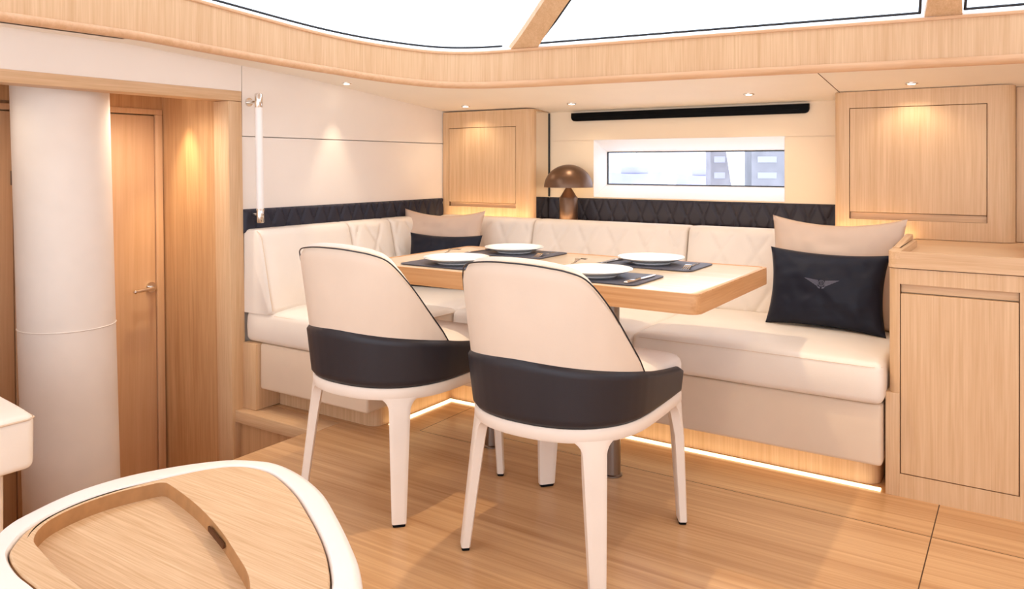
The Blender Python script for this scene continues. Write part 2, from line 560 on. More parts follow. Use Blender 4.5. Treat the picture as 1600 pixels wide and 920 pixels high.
obj('pane', B(gx0, gx1, gy + 0.004, gy + 0.010, gz0, gz1), 'glass_grey', t)

# soffit: panels between wall line and coaming foot
def soffit_strip(i0, i1, name, gap=True):
    bm = bmesh.new()
    rows = []
    for i in range(i0, i1 + 1):
        p = SP[i]
        # outer point: nearest wall, swept through the corner
        if p.y < 2.58: q = Vector((WX, p.y, 0))
        elif p.x > -2.02: q = Vector((p.x, YB + 0.004, 0))
        else:
            s = (p.x + 2.80) / 0.78
            s = min(1, max(0, s))
            if s < 0.5: q = Vector((WX, 2.58 + (YB - 2.58) * s * 2, 0))
            else: q = Vector((WX + (-2.02 - WX) * (s - .5) * 2, YB + 0.004, 0))
        row = []
        for j in range(7):
            c = p.lerp(q, j / 6)
            row.append((bm.verts.new((c.x, c.y, zs(c.y))), bm.verts.new((c.x, c.y, zs(c.y) + 0.02))))
        rows.append(row)
    for A, C in zip(rows, rows[1:]):
        for j in range(6):
            bm.faces.new((A[j][0], C[j][0], C[j + 1][0], A[j + 1][0]))
            bm.faces.new((A[j][1], A[j + 1][1], C[j + 1][1], C[j][1]))
    for r in (rows[0], rows[-1]):
        for j in range(6): bm.faces.new((r[j][0], r[j + 1][0], r[j + 1][1], r[j][1]))
    for j in (0, 6):
        for A, C in zip(rows, rows[1:]): bm.faces.new((A[j][0], C[j][0], C[j][1], A[j][1]))
    return struct(name, bm, 'soffit')
n = len(SP)
ib = min(range(n), key=lambda i: abs(SP[i].x + 0.70) + (0 if SP[i].y > 3 else 9))
ia = min(range(n), key=lambda i: abs(SP[i].x + 2.02) + (0 if SP[i].y > 3 else 9))
soffit_strip(0, ib, 'ceiling_soffit')
soffit_strip(ib, n - 1, 'ceiling_soffit_starboard')
# thin shadow joint between the two panels
bm = bmesh.new()
p = SP[ib]
f = [bm.verts.new((x, y, zs(y) - 0.0012)) for x, y in ((p.x - .0015, p.y), (p.x + .0015, p.y), (p.x + .0015, YB), (p.x - .0015, YB))]
bm.faces.new(f)
r_ = bmesh.ops.extrude_face_region(bm, geom=bm.faces[:])
for v in [g for g in r_['geom'] if isinstance(g, bmesh.types.BMVert)]: v.co.z += 0.002
struct('trim_4', bm, 'dark_gap')

def sweep(bm, prof, P=SP, N=SN):
    """sweep a closed profile [(inward, z)...] along the coaming path; z may be a function of the point"""
    rings = []
    for p, nn in zip(P, N):
        rings.append([bm.verts.new((p.x + nn.x * a, p.y + nn.y * a, zf(p) if callable(zf) else zf)) for a, zf in prof])
    m = len(prof)
    for A, C in zip(rings, rings[1:]):
        for k in range(m): bm.faces.new((A[k], A[(k + 1) % m], C[(k + 1) % m], C[k]))
    bm.faces.new(rings[0]); bm.faces.new(rings[-1][::-1])
    return bm
zf = lambda d: (lambda p: zs(p.y) + d)
zt = lambda d: (lambda p: ctop(p) + d)
# coaming: broad curved oak board, rounded lip along its foot, thin bead at its top
struct('wall_coaming', sweep(bmesh.new(), [(0.0, zf(0.03)), (0.0, zt(-0.012)), (-0.03, zt(-0.012)), (-0.03, zf(0.03))]), 'oak')
lip = [(0.012 + 0.014 * math.cos(t), (lambda s: (lambda p: zs(p.y) + 0.017 + s))(0.017 * math.sin(t))) for t in [k / 10 * PI * 2 for k in range(10)]]
struct('trim_5', sweep(bmesh.new(), lip), 'oak_edge')
struct('trim_6', sweep(bmesh.new(), [(-0.02, zf(0.0)), (0.012, zf(0.0)), (0.012, zf(0.03)), (-0.02, zf(0.03))]), 'oak_edge')
struct('trim_7', sweep(bmesh.new(), [(-0.03, zt(-0.012)), (0.006, zt(-0.012)), (0.008, zt(-0.006)), (0.006, zt(0.0)), (-0.03, zt(0.0))]), 'oak_edge')
struct('trim_8', sweep(bmesh.new(), [(-0.05, zt(0.0)), (-0.004, zt(0.0)), (-0.004, zt(0.009)), (-0.05, zt(0.009))]), 'white_frame')
# roof glass leaning in over the room, from the coaming top to the roof panel
INS, ZR = 0.42, 2.06
def rp(i, s, off=0.0):
    p, nn = SP[i], SN[i]
    return Vector((p.x + nn.x * (INS * s - 0.012), p.y + nn.y * (INS * s - 0.012), ctop(p) + 0.006 + (ZR - ctop(p)) * s + off))
def roof_glass(i0, i1, name):
    t = thing(name, kind='structure', loc=rp((i0 + i1) // 2, 0))
    for nm, ofs, th, mat in (('pane', 0.012, 0.006, 'glass'),):
        bm = bmesh.new()
        g1 = [[bm.verts.new(rp(i, j / 4, ofs)) for j in range(5)] for i in range(i0, i1 + 1)]
        for A, C in zip(g1, g1[1:]):
            for j in range(4): bm.faces.new((A[j], C[j], C[j + 1], A[j + 1]))
        obj(nm, bm, mat, t)
    bm = bmesh.new()
    tube(bm, [rp(i, 0.012, 0.010) for i in range(i0, i1 + 1)], 0.0035, 6)
    for i in (i0, i1): tube(bm, [rp(i, s / 4, 0.010) for s in range(5)], 0.0045, 6)
    obj('gasket', bm, 'gasket', t)
def near_i(u): return min(range(n), key=lambda i: (SP[i] - Vector((u[0], u[1], 0))).length)
ca, cb = near_i((-2.07, 3.23)), near_i((-0.26, 3.35))
def surf_back(x, s, off=0.0):
    """point of the back roof glass plane"""
    i = near_i((x, 3.3)) if x > -2.2 else near_i((-2.2, 3.2))
    p = min((q for q in SP if q.y > 3.1), key=lambda q: abs(q.x - x))
    return Vector((x, p.y - INS * s + 0.012, ctop(p) + 0.006 + (ZR - ctop(p)) * s + off))
def roof_pane(i0, i1, name, gl, label=None):
    t = thing(name, kind='structure', loc=rp((i0 + i1) // 2, 0))
    bm = bmesh.new()
    g1 = [[(bm.verts.new(rp(i, j / 4, 0.020)), bm.verts.new(rp(i, j / 4, 0.028))) for j in range(5)] for i in range(i0, i1 + 1)]
    for A, C in zip(g1, g1[1:]):
        for j in range(4):
            bm.faces.new((A[j][0], C[j][0], C[j + 1][0], A[j + 1][0]))
            bm.faces.new((A[j][1], A[j + 1][1], C[j + 1][1], C[j][1]))
    obj('pane', bm, 'glass', t)
    bm = bmesh.new()
    for line in gl: tube(bm, line, 0.0055, 6)
    obj('gasket', bm, 'gasket', t)
roof_pane(0, ca, 'window_2', [[rp(i, 0.02, 0.008) for i in range(0, ca - 2)]])
roof_pane(ca, cb, 'window_3', [[surf_back(-1.985, 0.02, 0.008), surf_back(-0.335, 0.02, 0.008)],
                               [surf_back(-1.985 + 0.615 * s, max(s, .02), 0.006) for s in (0, .25, .5, .75, 1)],
                               [surf_back(-0.335 + 0.06 * s, max(s, .02), 0.006) for s in (0, .25, .5, .75, 1)]])
roof_pane(cb, n - 1, 'window_4', [[surf_back(-0.185, 0.02, 0.008), surf_back(1.1, 0.02, 0.008)],
                                  [surf_back(-0.185 + 0.06 * s, max(s, .02), 0.006) for s in (0, .5, 1)]])
def mullion(name, xa, xb, ta, tb):
    bm = bmesh.new()
    rows = []
    for s in [k / 10 for k in range(11)]:
        f = 0.012 * (1 - s) ** 6
        a, b = xa + (ta - xa) * s - f, xb + (tb - xb) * s + f
        rows.append([bm.verts.new(surf_back(x, s, o)) for x, o in ((a, -0.012), (b, -0.012), (b, 0.018), (a, 0.018))])
    for A, C in zip(rows, rows[1:]):
        for k in range(4): bm.faces.new((A[k], A[(k + 1) % 4], C[(k + 1) % 4], C[k]))
    bm.faces.new(rows[0]); bm.faces.new(rows[-1][::-1])
    struct(name, bm, 'oak')
mullion('trim_9', -2.135, -2.005, -1.53, -1.39)
mullion('trim_10', -0.310, -0.205, -0.24, -0.14)
# roof panel overhead
bm = bmesh.new()
top = [(rp(i, 1.0)) for i in range(n)]
out = [(p.x, p.y) for p in top] + [(1.6, top[-1].y), (1.6, -1.5)]
prism(bm, out, ZR, ZR + 0.03)
struct('ceiling', bm, 'wall')

# shelf behind the backrests and dark quilted bands on the walls
struct('trim_11', B(WX, 1.59, 3.70, YB, 0.765, 0.795, 0.003), 'oak_x')
def quilt_band(name, a0, a1, z0, z1, place, label, step=0.006):
    bm = bmesh.new()
    nu, nv = int((a1 - a0) / step), 20
    def fn(u, v):
        a = a0 + (a1 - a0) * u; z = z0 + (z1 - z0) * v
        k = diamonds(a, z, 0.088, 0.42, 0.007)
        e = min(1, min(u, 1 - u) * (a1 - a0) / 0.008, min(v, 1 - v) * (z1 - z0) / 0.008)
        return place(a, z, (0.018 - 0.009 * k) * math.sqrt(max(0, e)))
    grid(bm, nu, nv, fn)
    o = obj(name, bm, 'navy', loc=place((a0 + a1) / 2, z0, 0), smooth=60)
    return tag(o, label, 'wall panel', 'dark quilted leather bands on the walls')
quilt_band('quilted_wall_band', 2.303, 3.772, 0.80, 0.9115, lambda a, z, d: Vector((WX + d, a, z)), 'dark quilted leather band along the side wall under the white grab bar')
quilt_band('quilted_wall_band', -2.352, -0.66, 0.795, 0.925, lambda a, z, d: Vector((a, YB - d, z)), 'dark quilted leather band on the back wall beneath the small window')

# black air slot above the window
bm = bmesh.new()
out = rounded(-2.193, -0.875, 1.368, 1.415, 0.022, 6, (1, 1, 0, 0))
prism(bm, out, 0, 0.022, 0.003, 2, T=lambda x, y, z: (x, YB - z, y))
box(bm, -2.15, -0.92, YB - 0.026, YB - 0.020, 1.388, 1.392)
tag(obj('air_vent', bm, 'black', loc=(-1.53, YB, 1.37)), 'long black slot vent on the back wall just under the soffit', 'vent')

# ------------------------------------------------------------------ downlights in the soffit
def spot(name, p, target, w, size=70, blend=0.6, color=WARM, radius=0.012):
    l = bpy.data.lights.new(name, 'SPOT')
    l.energy = w; l.color = color; l.spot_size = math.radians(size); l.spot_blend = blend; l.shadow_soft_size = radius
    o = bpy.data.objects.new(name, l); COL.objects.link(o)
    o.location = p
    o.rotation_euler = (Vector(target) - Vector(p)).to_track_quat('-Z', 'Y').to_euler()
    return o
def downlight(x, y, label, z=None, tgt=None, w=SPOT_W, size=75, blend=0.7):
    z = zs(y) if z is None else z
    t = thing('ceiling_downlight', label, 'downlight', (x, y, z), group='small round downlights set in the soffit')
    prof = [(0.0145, -0.0005), (0.017, -0.004), (0.024, -0.004), (0.026, -0.001), (0.026, 0.002), (0.0145, 0.002)]
    obj('trim_ring', lathe(bmesh.new(), prof, (x, y, z), 28), 'chrome', t)
    obj('lens', lathe(bmesh.new(), [(0, -0.0045), (0.0145, -0.0045), (0.0145, 0.001), (0, 0.001)], (x, y, z), 24), 'lens', t)
    spot('downlight_beam', (x, y, z - 0.012), tgt or (x, y, 0), w, size, blend)
downlight(-2.895, 2.863, 'recessed downlight in the soffit above the plain side wall', w=7, size=52, blend=0.8, tgt=(-2.95, 2.86, 0.3))
downlight(-2.72, 3.645, 'recessed downlight in the soffit directly above the narrow corner cabinet', w=2.2, size=135)
downlight(-2.063, 3.729, 'recessed downlight in the soffit above the bronze mushroom lamp', w=2.2, size=135)
downlight(-1.092, 3.708, 'recessed downlight in the soffit between the window and the larger cabinet', w=2.2, size=135)
downlight(-0.394, 3.646, 'recessed downlight in the soffit above the larger wall cabinet', w=2.2, size=135)
t = thing('ceiling_downlight', 'recessed downlight in the corridor ceiling washing the wood partition', 'downlight', (-3.36, 2.19, 1.475), group='small round downlights set in the soffit')
obj('trim_ring', lathe(bmesh.new(), [(0.0145, -0.0005), (0.017, -0.004), (0.026, -0.003), (0.026, 0.001), (0.0145, 0.001)], (-3.36, 2.19, 1.475), 24), 'chrome', t)
obj('lens', lathe(bmesh.new(), [(0, -0.002), (0.0145, -0.002), (0.0145, 0), (0, 0)], (-3.36, 2.19, 1.475), 20), 'lens', t)
spot('downlight_beam', (-3.36, 2.19, 1.462), (-3.37, 2.235, 0.2), 30, 52, 1.0, (1.0, 0.74, 0.42))

for (x, y, lab, w_) in ((-3.22, 1.25, 'added fill light in the corridor ceiling between the two doors', 3), (-3.2, 1.98, 'added fill light in the corridor ceiling in front of the door with the lever handle', 13)):  # two fill lights added to brighten the dim corridor
    t = thing('ceiling_downlight', lab, 'downlight', (x, y, 1.475), group='small round downlights set in the soffit')
    obj('trim_ring', lathe(bmesh.new(), [(0.0145, -0.0005), (0.017, -0.004), (0.026, -0.003), (0.026, 0.001), (0.0145, 0.001)], (x, y, 1.475), 24), 'chrome', t)
    obj('lens', lathe(bmesh.new(), [(0, -0.002), (0.0145, -0.002), (0.0145, 0), (0, 0)], (x, y, 1.475), 20), 'lens', t)
    spot('downlight_beam', (x, y, 1.462), (x - 0.1, y, 0), w_, 150, 0.8, (1.0, 0.88, 0.74), 0.03)

for (x, y, lab, w_) in ((-1.34, 2.26, 'recessed downlight in the roof panel over the dining table', 46), (-0.38, 1.95, 'recessed downlight in the roof panel over the open floor', 15)):
    t = thing('ceiling_downlight', lab, 'downlight', (x, y, ZR), group='small round downlights set in the roof panel')
    obj('trim_ring', lathe(bmesh.new(), [(0.0245, -0.0005), (0.027, -0.004), (0.036, -0.003), (0.036, 0.001), (0.0245, 0.001)], (x, y, ZR), 24), 'chrome', t)
    obj('lens', lathe(bmesh.new(), [(0, -0.002), (0.0245, -0.002), (0.0245, 0), (0, 0)], (x, y, ZR), 20), 'lens', t)
    spot('downlight_beam', (x, y, ZR - 0.012), (x, y - 0.1, 0), w_, 115, 0.7, (1.0, 0.80, 0.54), 0.018)

# ------------------------------------------------------------------ cabinets
def cabinet_front(t, x0, x1, z0, z1, y, depth, door, niche, mat='oak', rl=0.0, rr=0.0, th=0.02):
    dx0, dx1, dz0, dz1 = door
    g = 0.003
    bm = bmesh.new()
    # stiles with an optional rounded outer corner
    def stile(a, b, r, left):
        if r > 0:
            pts = rounded(a, b, y, y + depth, r, 8, (left, not left, 0, 0))
            prism(bm, pts, z0, z1)
        else: box(bm, a, b, y, y + depth, z0, z1)
    stile(x0, dx0 - g, rl, True)
    stile(dx1 + g, x1, rr, False)
    box(bm, dx0 - g, dx1 + g, y, y + depth, niche[1], z1)
    box(bm, dx0 - g, dx1 + g, y, y + depth, z0, niche[0])
    box(bm, dx0 - g, dx1 + g, y + 0.03, y + depth, niche[0], niche[1])
    obj('cabinet_body', bm, mat, t, smooth=30)
    d = obj('cabinet_door', B(dx0, dx1, y - 0.001, y + 0.018, dz0, dz1, 0.0012, 1), mat, t)
    hz = (niche[0], dz0 - g) if dz0 - niche[0] > 0.01 else (dz1 + g, niche[1])
    obj('finger_recess', B(dx0 - 0.001, dx1 + 0.001, y + 0.014, y + 0.029, hz[0] + 0.0005, hz[1] - 0.0005), 'oak_x', t)
    bm = bmesh.new()
    for (a, b, c, e) in ((dx0 - g, dx0, niche[0], niche[1]), (dx1, dx1 + g, niche[0], niche[1])):
        box(bm, a + 0.0002, b - 0.0002, y + 0.006, y + 0.012, c, e)
    zz = dz1 if dz0 - niche[0] > 0.01 else dz0 - g
    box(bm, dx0, dx1, y + 0.006, y + 0.012, zz + 0.0002, zz + g - 0.0002)
    obj('shadow_gap', bm, 'dark_gap', t)

t = thing('wall_cabinet', 'narrow oak cabinet standing in the corner beside the bronze lamp', 'cabinet', (-2.67, 3.87, 0.795))
cabinet_front(t, -2.99, -2.352, 0.797, 1.437, 3.774, 0.20, (-2.942, -2.458, 0.892, 1.337), (0.866, 1.340), rr=0.045)
# mirror on the cabinet's side, reflecting the back wall
bm = B(-2.3515, -2.348, 3.825, 3.972, 0.797, 1.425)
mm = plain('mirror_panel', (236, 226, 214), 0.03, 0.5, metal=1, var=0.0)
M['mirror'] = mm
obj('mirror_panel', bm, 'mirror', t)
obj('corner_strip', B(-2.3475, -2.3435, 3.967, 3.974, 0.93, 1.42), 'gasket', t)
t = thing('wall_cabinet', 'large oak cabinet standing on the shelf beside the window, above the beige cushion', 'cabinet', (-0.37, 3.85, 0.795))
cabinet_front(t, -0.722, -0.028, 0.797, 1.443, 3.760, 0.21, (-0.654, -0.129, 0.906, 1.367), (0.874, 1.370), rl=0.035, rr=0.055)
tag(obj('return_panel', B(-0.026, 0.5, 3.84, 3.86, 0.797, 1.437), 'oak', loc=(0.2, 3.85, 0.797)), 'plain oak panel set back beside the large wall cabinet', 'panel')

t = thing('base_cabinet', 'low oak cabinet with one flush door at the end of the sofa', 'cabinet', (0.0, 3.2, 0))
cabinet_front(t, -0.384, 0.02, 0.0, 0.766, 2.905, 0.78, (-0.346, -0.0135, 0.080, 0.683), (0.077, 0.715), rl=0.03)
obj('plinth_panel', B(-0.393, -0.3495, 2.9035, 3.3, 0.0, 0.346, 0.0015), 'oak', t)
t = thing('base_cabinet', 'low oak cabinet continuing past the flush door towards the edge of view', 'cabinet', (0.3, 3.2, 0))
cabinet_front(t, 0.022, 0.60, 0.0, 0.766, 2.905, 0.78, (0.06, 0.56, 0.080, 0.683), (0.077, 0.715))
# worktop with raised edge
t = thing('worktop', 'oak worktop with raised rounded rim over the low cabinets', 'worktop', (0.1, 3.3, 0.767))
pts = rounded(-0.386, 0.62, 2.900, 3.70, 0.03, 8, (1, 0, 0, 0))
obj('top_board', prism(bmesh.new(), pts, 0.769, 0.797), 'oak_x', t)
bm = bmesh.new()
rim_o = rounded(-0.386, 0.62, 2.900, 3.40, 0.03, 8, (1, 0, 0, 0))
box(bm, -0.3485, 0.62, 2.900, 2.922, 0.797, 0.823)
obj('front_rim', bm, 'oak_x', t)
bm = bmesh.new()
prism(bm, rounded(-0.386, -0.3485, 2.900, 3.40, 0.03, 8, (1, 0, 0, 0)), 0.797, 0.823)
obj('side_rim', bm, 'oak_y', t)
bm = B(-0.386, -0.362, 3.02, 3.40, 0.824, 0.846, 0.003)
for v in bm.verts:
    if v.co.z > 0.835: v.co.z -= 0.02 * max(0, (3.40 - v.co.y) / 0.38)
obj('raised_rail', bm, 'oak_y', t)
obj('raised_rail', B(0.0, 0.024, 3.10, 3.60, 0.797, 0.846, 0.003), 'oak_y', t)

# ------------------------------------------------------------------ corner sofa
t = thing('corner_sofa', 'built-in cream leather corner sofa with quilted back around the dining table', 'sofa', (-1.9, 3.1, 0))
def kick_mesh():
    bm = bmesh.new()
    pts = [(-2.90, 2.44)] + [(-2.345 + 0.05 * math.cos(a), 2.49 + 0.05 * math.sin(a)) for a in [-PI / 2 + k / 8 * PI / 2 for k in range(9)]] + [(-2.295, 2.955)] + \
          [(-0.47 + 0.05 * math.cos(a), 3.005 + 0.05 * math.sin(a)) for a in [-PI / 2 + k / 8 * PI / 2 for k in range(9)]] + [(-0.42, 3.4), (-2.90, 3.4)]
    return prism(bm, pts, 0.001, 0.125)
obj('kick_plinth', kick_mesh(), 'oak', t)
def wr(a, amp=0.003, sc=5): return amp * noise.noise(Vector(a) * sc)
# upholstered base panels
obj('base_panel', soft_box(bmesh.new(), -2.90, -2.235, 2.325, 2.93, 0.098, 0.306, 0.012, 0.08), 'leather_base', t)
obj('base_panel', soft_box(bmesh.new(), -2.90, -0.40, 2.868, 3.50, 0.098, 0.306, 0.012, 0.1), 'leather_base', t)
obj('end_panel', B(-2.994, -2.902, 2.304, 2.50, 0.004, 0.304, 0.002), 'oak', t)
obj('rear_base', B(-2.90, -2.45, 2.93, 3.65, 0.15, 0.30), 'leather_base', t)
# seat cushions, slightly crowned
def seat_cushion(x0, x1, y0, y1, z0=0.308, z1=0.448, crown=0.018):
    def disp(p, nn):
        u = (p.x - x0) / (x1 - x0); v = (p.y - y0) / (y1 - y0)
        k = max(0, 1 - (2 * u - 1) ** 4) * max(0, 1 - (2 * v - 1) ** 4)
        return (crown * k * max(0, nn.z)) + wr(p, 0.002, 4) + 0.006 * math.sin(PI * min(1, max(0, (p.z - z0) / (z1 - z0)))) * (1 - abs(nn.z))
    bm = soft_box(bmesh.new(), x0, x1, y0, y1, z0, z1, 0.024, 0.045, disp)
    return bm
def seam_line(pts, r=0.0022):
    return tube(bmesh.new(), pts, r, 6)
c_ = obj('seat_cushion', seat_cushion(-2.985, -2.205, 2.318, 2.893), 'leather', t)
obj('piping', seam_line([(-2.80, 2.3235, 0.438), (-2.25, 2.3235, 0.438)]), 'leather_base', c_)
c_ = obj('seat_cushion', seat_cushion(-2.985, -2.205, 2.897, 3.56), 'leather', t)
obj('seat_cushion', seat_cushion(-2.200, -1.306, 2.845, 3.56, 0.309, 0.446), 'leather', t)
obj('piping', seam_line([(-2.202, 2.36, 0.433), (-2.202, 2.86, 0.433)]), 'leather_base', c_)
c_ = obj('seat_cushion', seat_cushion(-1.300, -0.395, 2.845, 3.56, 0.309, 0.450), 'leather', t)
obj('piping', seam_line([(-1.27, 2.8425, 0.436), (-0.85, 2.8415, 0.438), (-0.425, 2.8425, 0.436), (-0.397, 2.86, 0.436)], 0.0012), 'leather_base', c_)
# back cushions: sloping fronts, quilted panels in channels
def back_cushion(a0, a1, plane, quilt, z0=0.44, z1=0.822, step=0.011, endcap=0.0, slope=0.62, pitch=0.165):
    """cross-section: front leans back from depth 0.20 at the seat to 0.09 at the top; plane maps (along, depth, z)"""
    bm = bmesh.new()
    L = a1 - a0
    # outline of section (depth d measured from the wall side)
    H = z1 - z0
    def sec(v):
        # v in [0,1]: back bottom -> front bottom -> front top -> back top
        fr = [(0.0, z0), (0.10, z0), (0.172, z0 + 0.002), (0.186, z0 + 0.008), (0.192, z0 + 0.022)]
        k = 0.05
        pts = fr + [(0.192 - 0.080 * s - 0.0, z0 + 0.022 + (H - 0.05) * s) for s in [i / 26 for i in range(1, 27)]]
        pts += [(0.104, z1 - 0.016), (0.092, z1 - 0.006), (0.074, z1), (0.04, z1), (0.0, z1 - 0.002)]
        return pts
    prof = sec(0)
    nu = max(6, int(L / step))
    us = [0, 0.004 / L, 0.012 / L] + [0.024 / L + (1 - 0.048 / L) * i / nu for i in range(nu + 1)] + [1 - 0.012 / L, 1 - 0.004 / L, 1]
    rings = []
    for u in us:
        a = a0 + L * u
        e = min(u * L, (1 - u) * L)
        ins = 0.022 * (1 - math.sqrt(max(0, 1 - (1 - min(1, e / 0.024)) ** 2)))
        ring = []
        for (d, z) in prof:
            dd, zz = d, z
            if d > 0.08:
                f = (z - z0) / H
                puff = 0.010 * math.sin(PI * min(1, max(0, f))) * min(1, e / 0.06)
                dd = d - ins + puff
                if quilt:
                    f0 = min(1, e / 0.03)
                    dd -= 0.0080 * f0 * max(diamonds(a - a0, z - z0, pitch, slope, 0.008) * (1 if z < z1 - 0.02 else 0), 0)
                dd += wr((a, z, 1.3), 0.0035, 4)
            else:
                zz = z - ins * 0.6 * (1 if z > z0 + H / 2 else 0)
            ring.append(bm.verts.new(plane(a, dd, zz)))
        rings.append(ring)
    m = len(prof)
    for A, C in zip(rings, rings[1:]):
        for k in range(m): bm.faces.new((A[k], A[(k + 1) % m], C[(k + 1) % m], C[k]))
    bm.faces.new(rings[0]); bm.faces.new(rings[-1][::-1])
    return bm
left = lambda a, d, z: Vector((WX + 0.002 + d, a, z))
BY = 3.690
back = lambda a, d, z: Vector((a, BY - d, z))
end = obj('back_cushion', back_cushion(2.312, 2.88, left, False), 'leather', t)
obj('piping', seam_line([(WX + 0.004 + d, 2.3155, z) for d, z in ((0.192, 0.462), (0.168, 0.56), (0.142, 0.68), (0.118, 0.78), (0.104, 0.803), (0.085, 0.815))], 0.0025), 'leather_base', end)
obj('back_cushion', back_cushion(2.884, 3.19, left, True), 'leather', t)
obj('back_cushion', back_cushion(3.194, 3.56, left, True), 'leather', t)
obj('back_cushion', back_cushion(-2.88, -2.222, back, True), 'leather', t)
obj('back_cushion', back_cushion(-2.218, -1.352, back, True), 'leather', t)
obj('back_cushion', back_cushion(-1.346, -0.392, back, True), 'leather', t)

# warm light tapes: floor line in front of the plinth, and behind the backrest
def strip(label, bm, loc, mat='led'):
    return tag(obj('led_tape', bm, mat, loc=loc), label, 'light strip', 'hidden warm light tapes')
strip('glowing warm light tape on the floor along the window-side plinth of the sofa', B(-2.28, -0.41, 2.910, 2.934, 0.0005, 0.005), (-1.4, 2.925, 0))
strip('glowing warm light tape on the floor along the short wing of the sofa', B(-2.278, -2.254, 2.50, 2.908, 0.0005, 0.005), (-2.27, 2.7, 0))
strip('warm light tape under the long seat, throwing light down the plinth', B(-2.22, -0.48, 2.90, 2.908, 0.091, 0.0975), (-1.4, 2.904, 0.091), 'led')
strip('warm light tape under the short wing of the seat, beside the doorway', B(-2.262, -2.254, 2.50, 2.89, 0.091, 0.0975), (-2.26, 2.7, 0.091), 'led')
strip('warm light tape hidden on the shelf behind the sofa back', B(-2.95, -0.40, 3.715, 3.721, 0.7955, 0.799), (-1.5, 3.718, 0.7955), 'led_soft')

# ------------------------------------------------------------------ dining table
t = thing('dining_table', 'rectangular pale oak dining table laid for four on two steel posts', 'table', (-1.47, 2.54, 0))
TX0, TX1, TY0, TY1 = -2.152, -0.785, 2.168, 2.912
out = rounded(TX0, TX1, TY0, TY1, 0.03, 6)
bm = prism(bmesh.new(), out, 0.680, 0.7355, 0.002)
for f in bm.faces:
    f.normal_update()
    if abs(f.normal.x) > 0.72: f.material_index = 1
obj('table_top', bm, ('table_edge', 'table_side'), t)
obj('top_veneer', prism(bmesh.new(), rounded(TX0 + 0.012, TX1 - 0.012, TY0 + 0.012, TY1 - 0.012, 0.022, 6), 0.7355, 0.7385, 0.001), 'table_top', t)
bm = bmesh.new()
o_ = rounded(TX0, TX1, TY0, TY1, 0.03, 6); i_ = rounded(TX0 + 0.0125, TX1 - 0.0125, TY0 + 0.0125, TY1 - 0.0125, 0.022, 6)
R_ = [[bm.verts.new((x, y, z)) for x, y in L_] for L_, z in ((o_, 0.7355), (o_, 0.7400), (i_, 0.7400), (i_, 0.7355))]
for A, C in zip(R_, R_[1:] + R_[:1]):
    for k in range(len(A)): bm.faces.new((A[k], A[(k + 1) % len(A)], C[(k + 1) % len(A)], C[k]))
obj('edge_lipping', bm, 'table_edge', t, smooth=30)
obj('under_frame', B(-1.95, -1.00, 2.42, 2.66, 0.655, 0.6795, 0.003), 'black_leather', t)
for x in (-1.764, -1.240):
    p_ = obj('leg_post', lathe(bmesh.new(), [(0, 0.001), (0.031, 0.001), (0.031, 0.40), (0.027, 0.402), (0.027, 0.655), (0, 0.655)], (x, 2.541, 0), 32), 'steel', t)
    obj('floor_flange', lathe(bmesh.new(), [(0.031, 0.001), (0.037, 0.001), (0.037, 0.006), (0.031, 0.009)], (x, 2.541, 0), 32), 'steel', p_)
TZ = 0.7400

# ------------------------------------------------------------------ place settings
def placemat(x0, x1, y0, y1, label):
    c = ((x0 + x1) / 2, (y0 + y1) / 2, TZ)
    return tag(obj('placemat', prism(bmesh.new(), rounded(x0, x1, y0, y1, 0.028, 6), TZ + 0.0002, TZ + 0.0034, 0.001), 'mat', loc=c), label, 'placemat', 'dark leather placemats on the table')
PZ = TZ + 0.0036
PL = [(0, 0.004), (0.055, 0.004), (0.068, 0.0), (0.072, 0.0), (0.073, 0.004), (0.098, 0.011), (0.124, 0.0205), (0.1265, 0.0225), (0.1255, 0.0240), (0.120, 0.0235), (0.099, 0.0150), (0.085, 0.0085), (0.060, 0.0075), (0, 0.0075)]
def plate(x, y, label):
    return tag(obj('dinner_plate', lathe(bmesh.new(), PL, (x, y, PZ), 64), 'china', loc=(x, y, PZ), smooth=50), label, 'plate', 'white dinner plates on dark placemats')
def frame_T(x, y, z, ang):
    c, s = math.cos(ang), math.sin(ang)
    return lambda u, v, w: Vector((x + u * c - v * s, y + u * s + v * c, z + w))
def knife(x, y, ang, label, z=PZ):
    """v axis runs from handle end to blade tip, length 0.22"""
    T = frame_T(x, y, z, ang)
    t = thing('table_knife', label, 'knife', (x, y, z), group='steel cutlery on the table')
    bm = bmesh.new()
    prism(bm, [(-0.0065, -0.110), (0.0065, -0.110), (0.0085, -0.06), (0.0065, -0.012), (-0.0065, -0.012), (-0.0085, -0.06)], 0.0, 0.0075, 0.0022, 2, T=T)
    obj('handle', bm, 'chrome', t)
    bm = bmesh.new()
    prism(bm, [(-0.0045, -0.012), (0.0045, -0.012), (0.0085, 0.0), (0.0095, 0.05), (0.008, 0.09), (0.001, 0.112), (-0.0055, 0.10), (-0.0065, 0.02)], 0.0022, 0.0040, 0.0006, 1, T=T)
    obj('blade', bm, 'chrome', t)
    return t
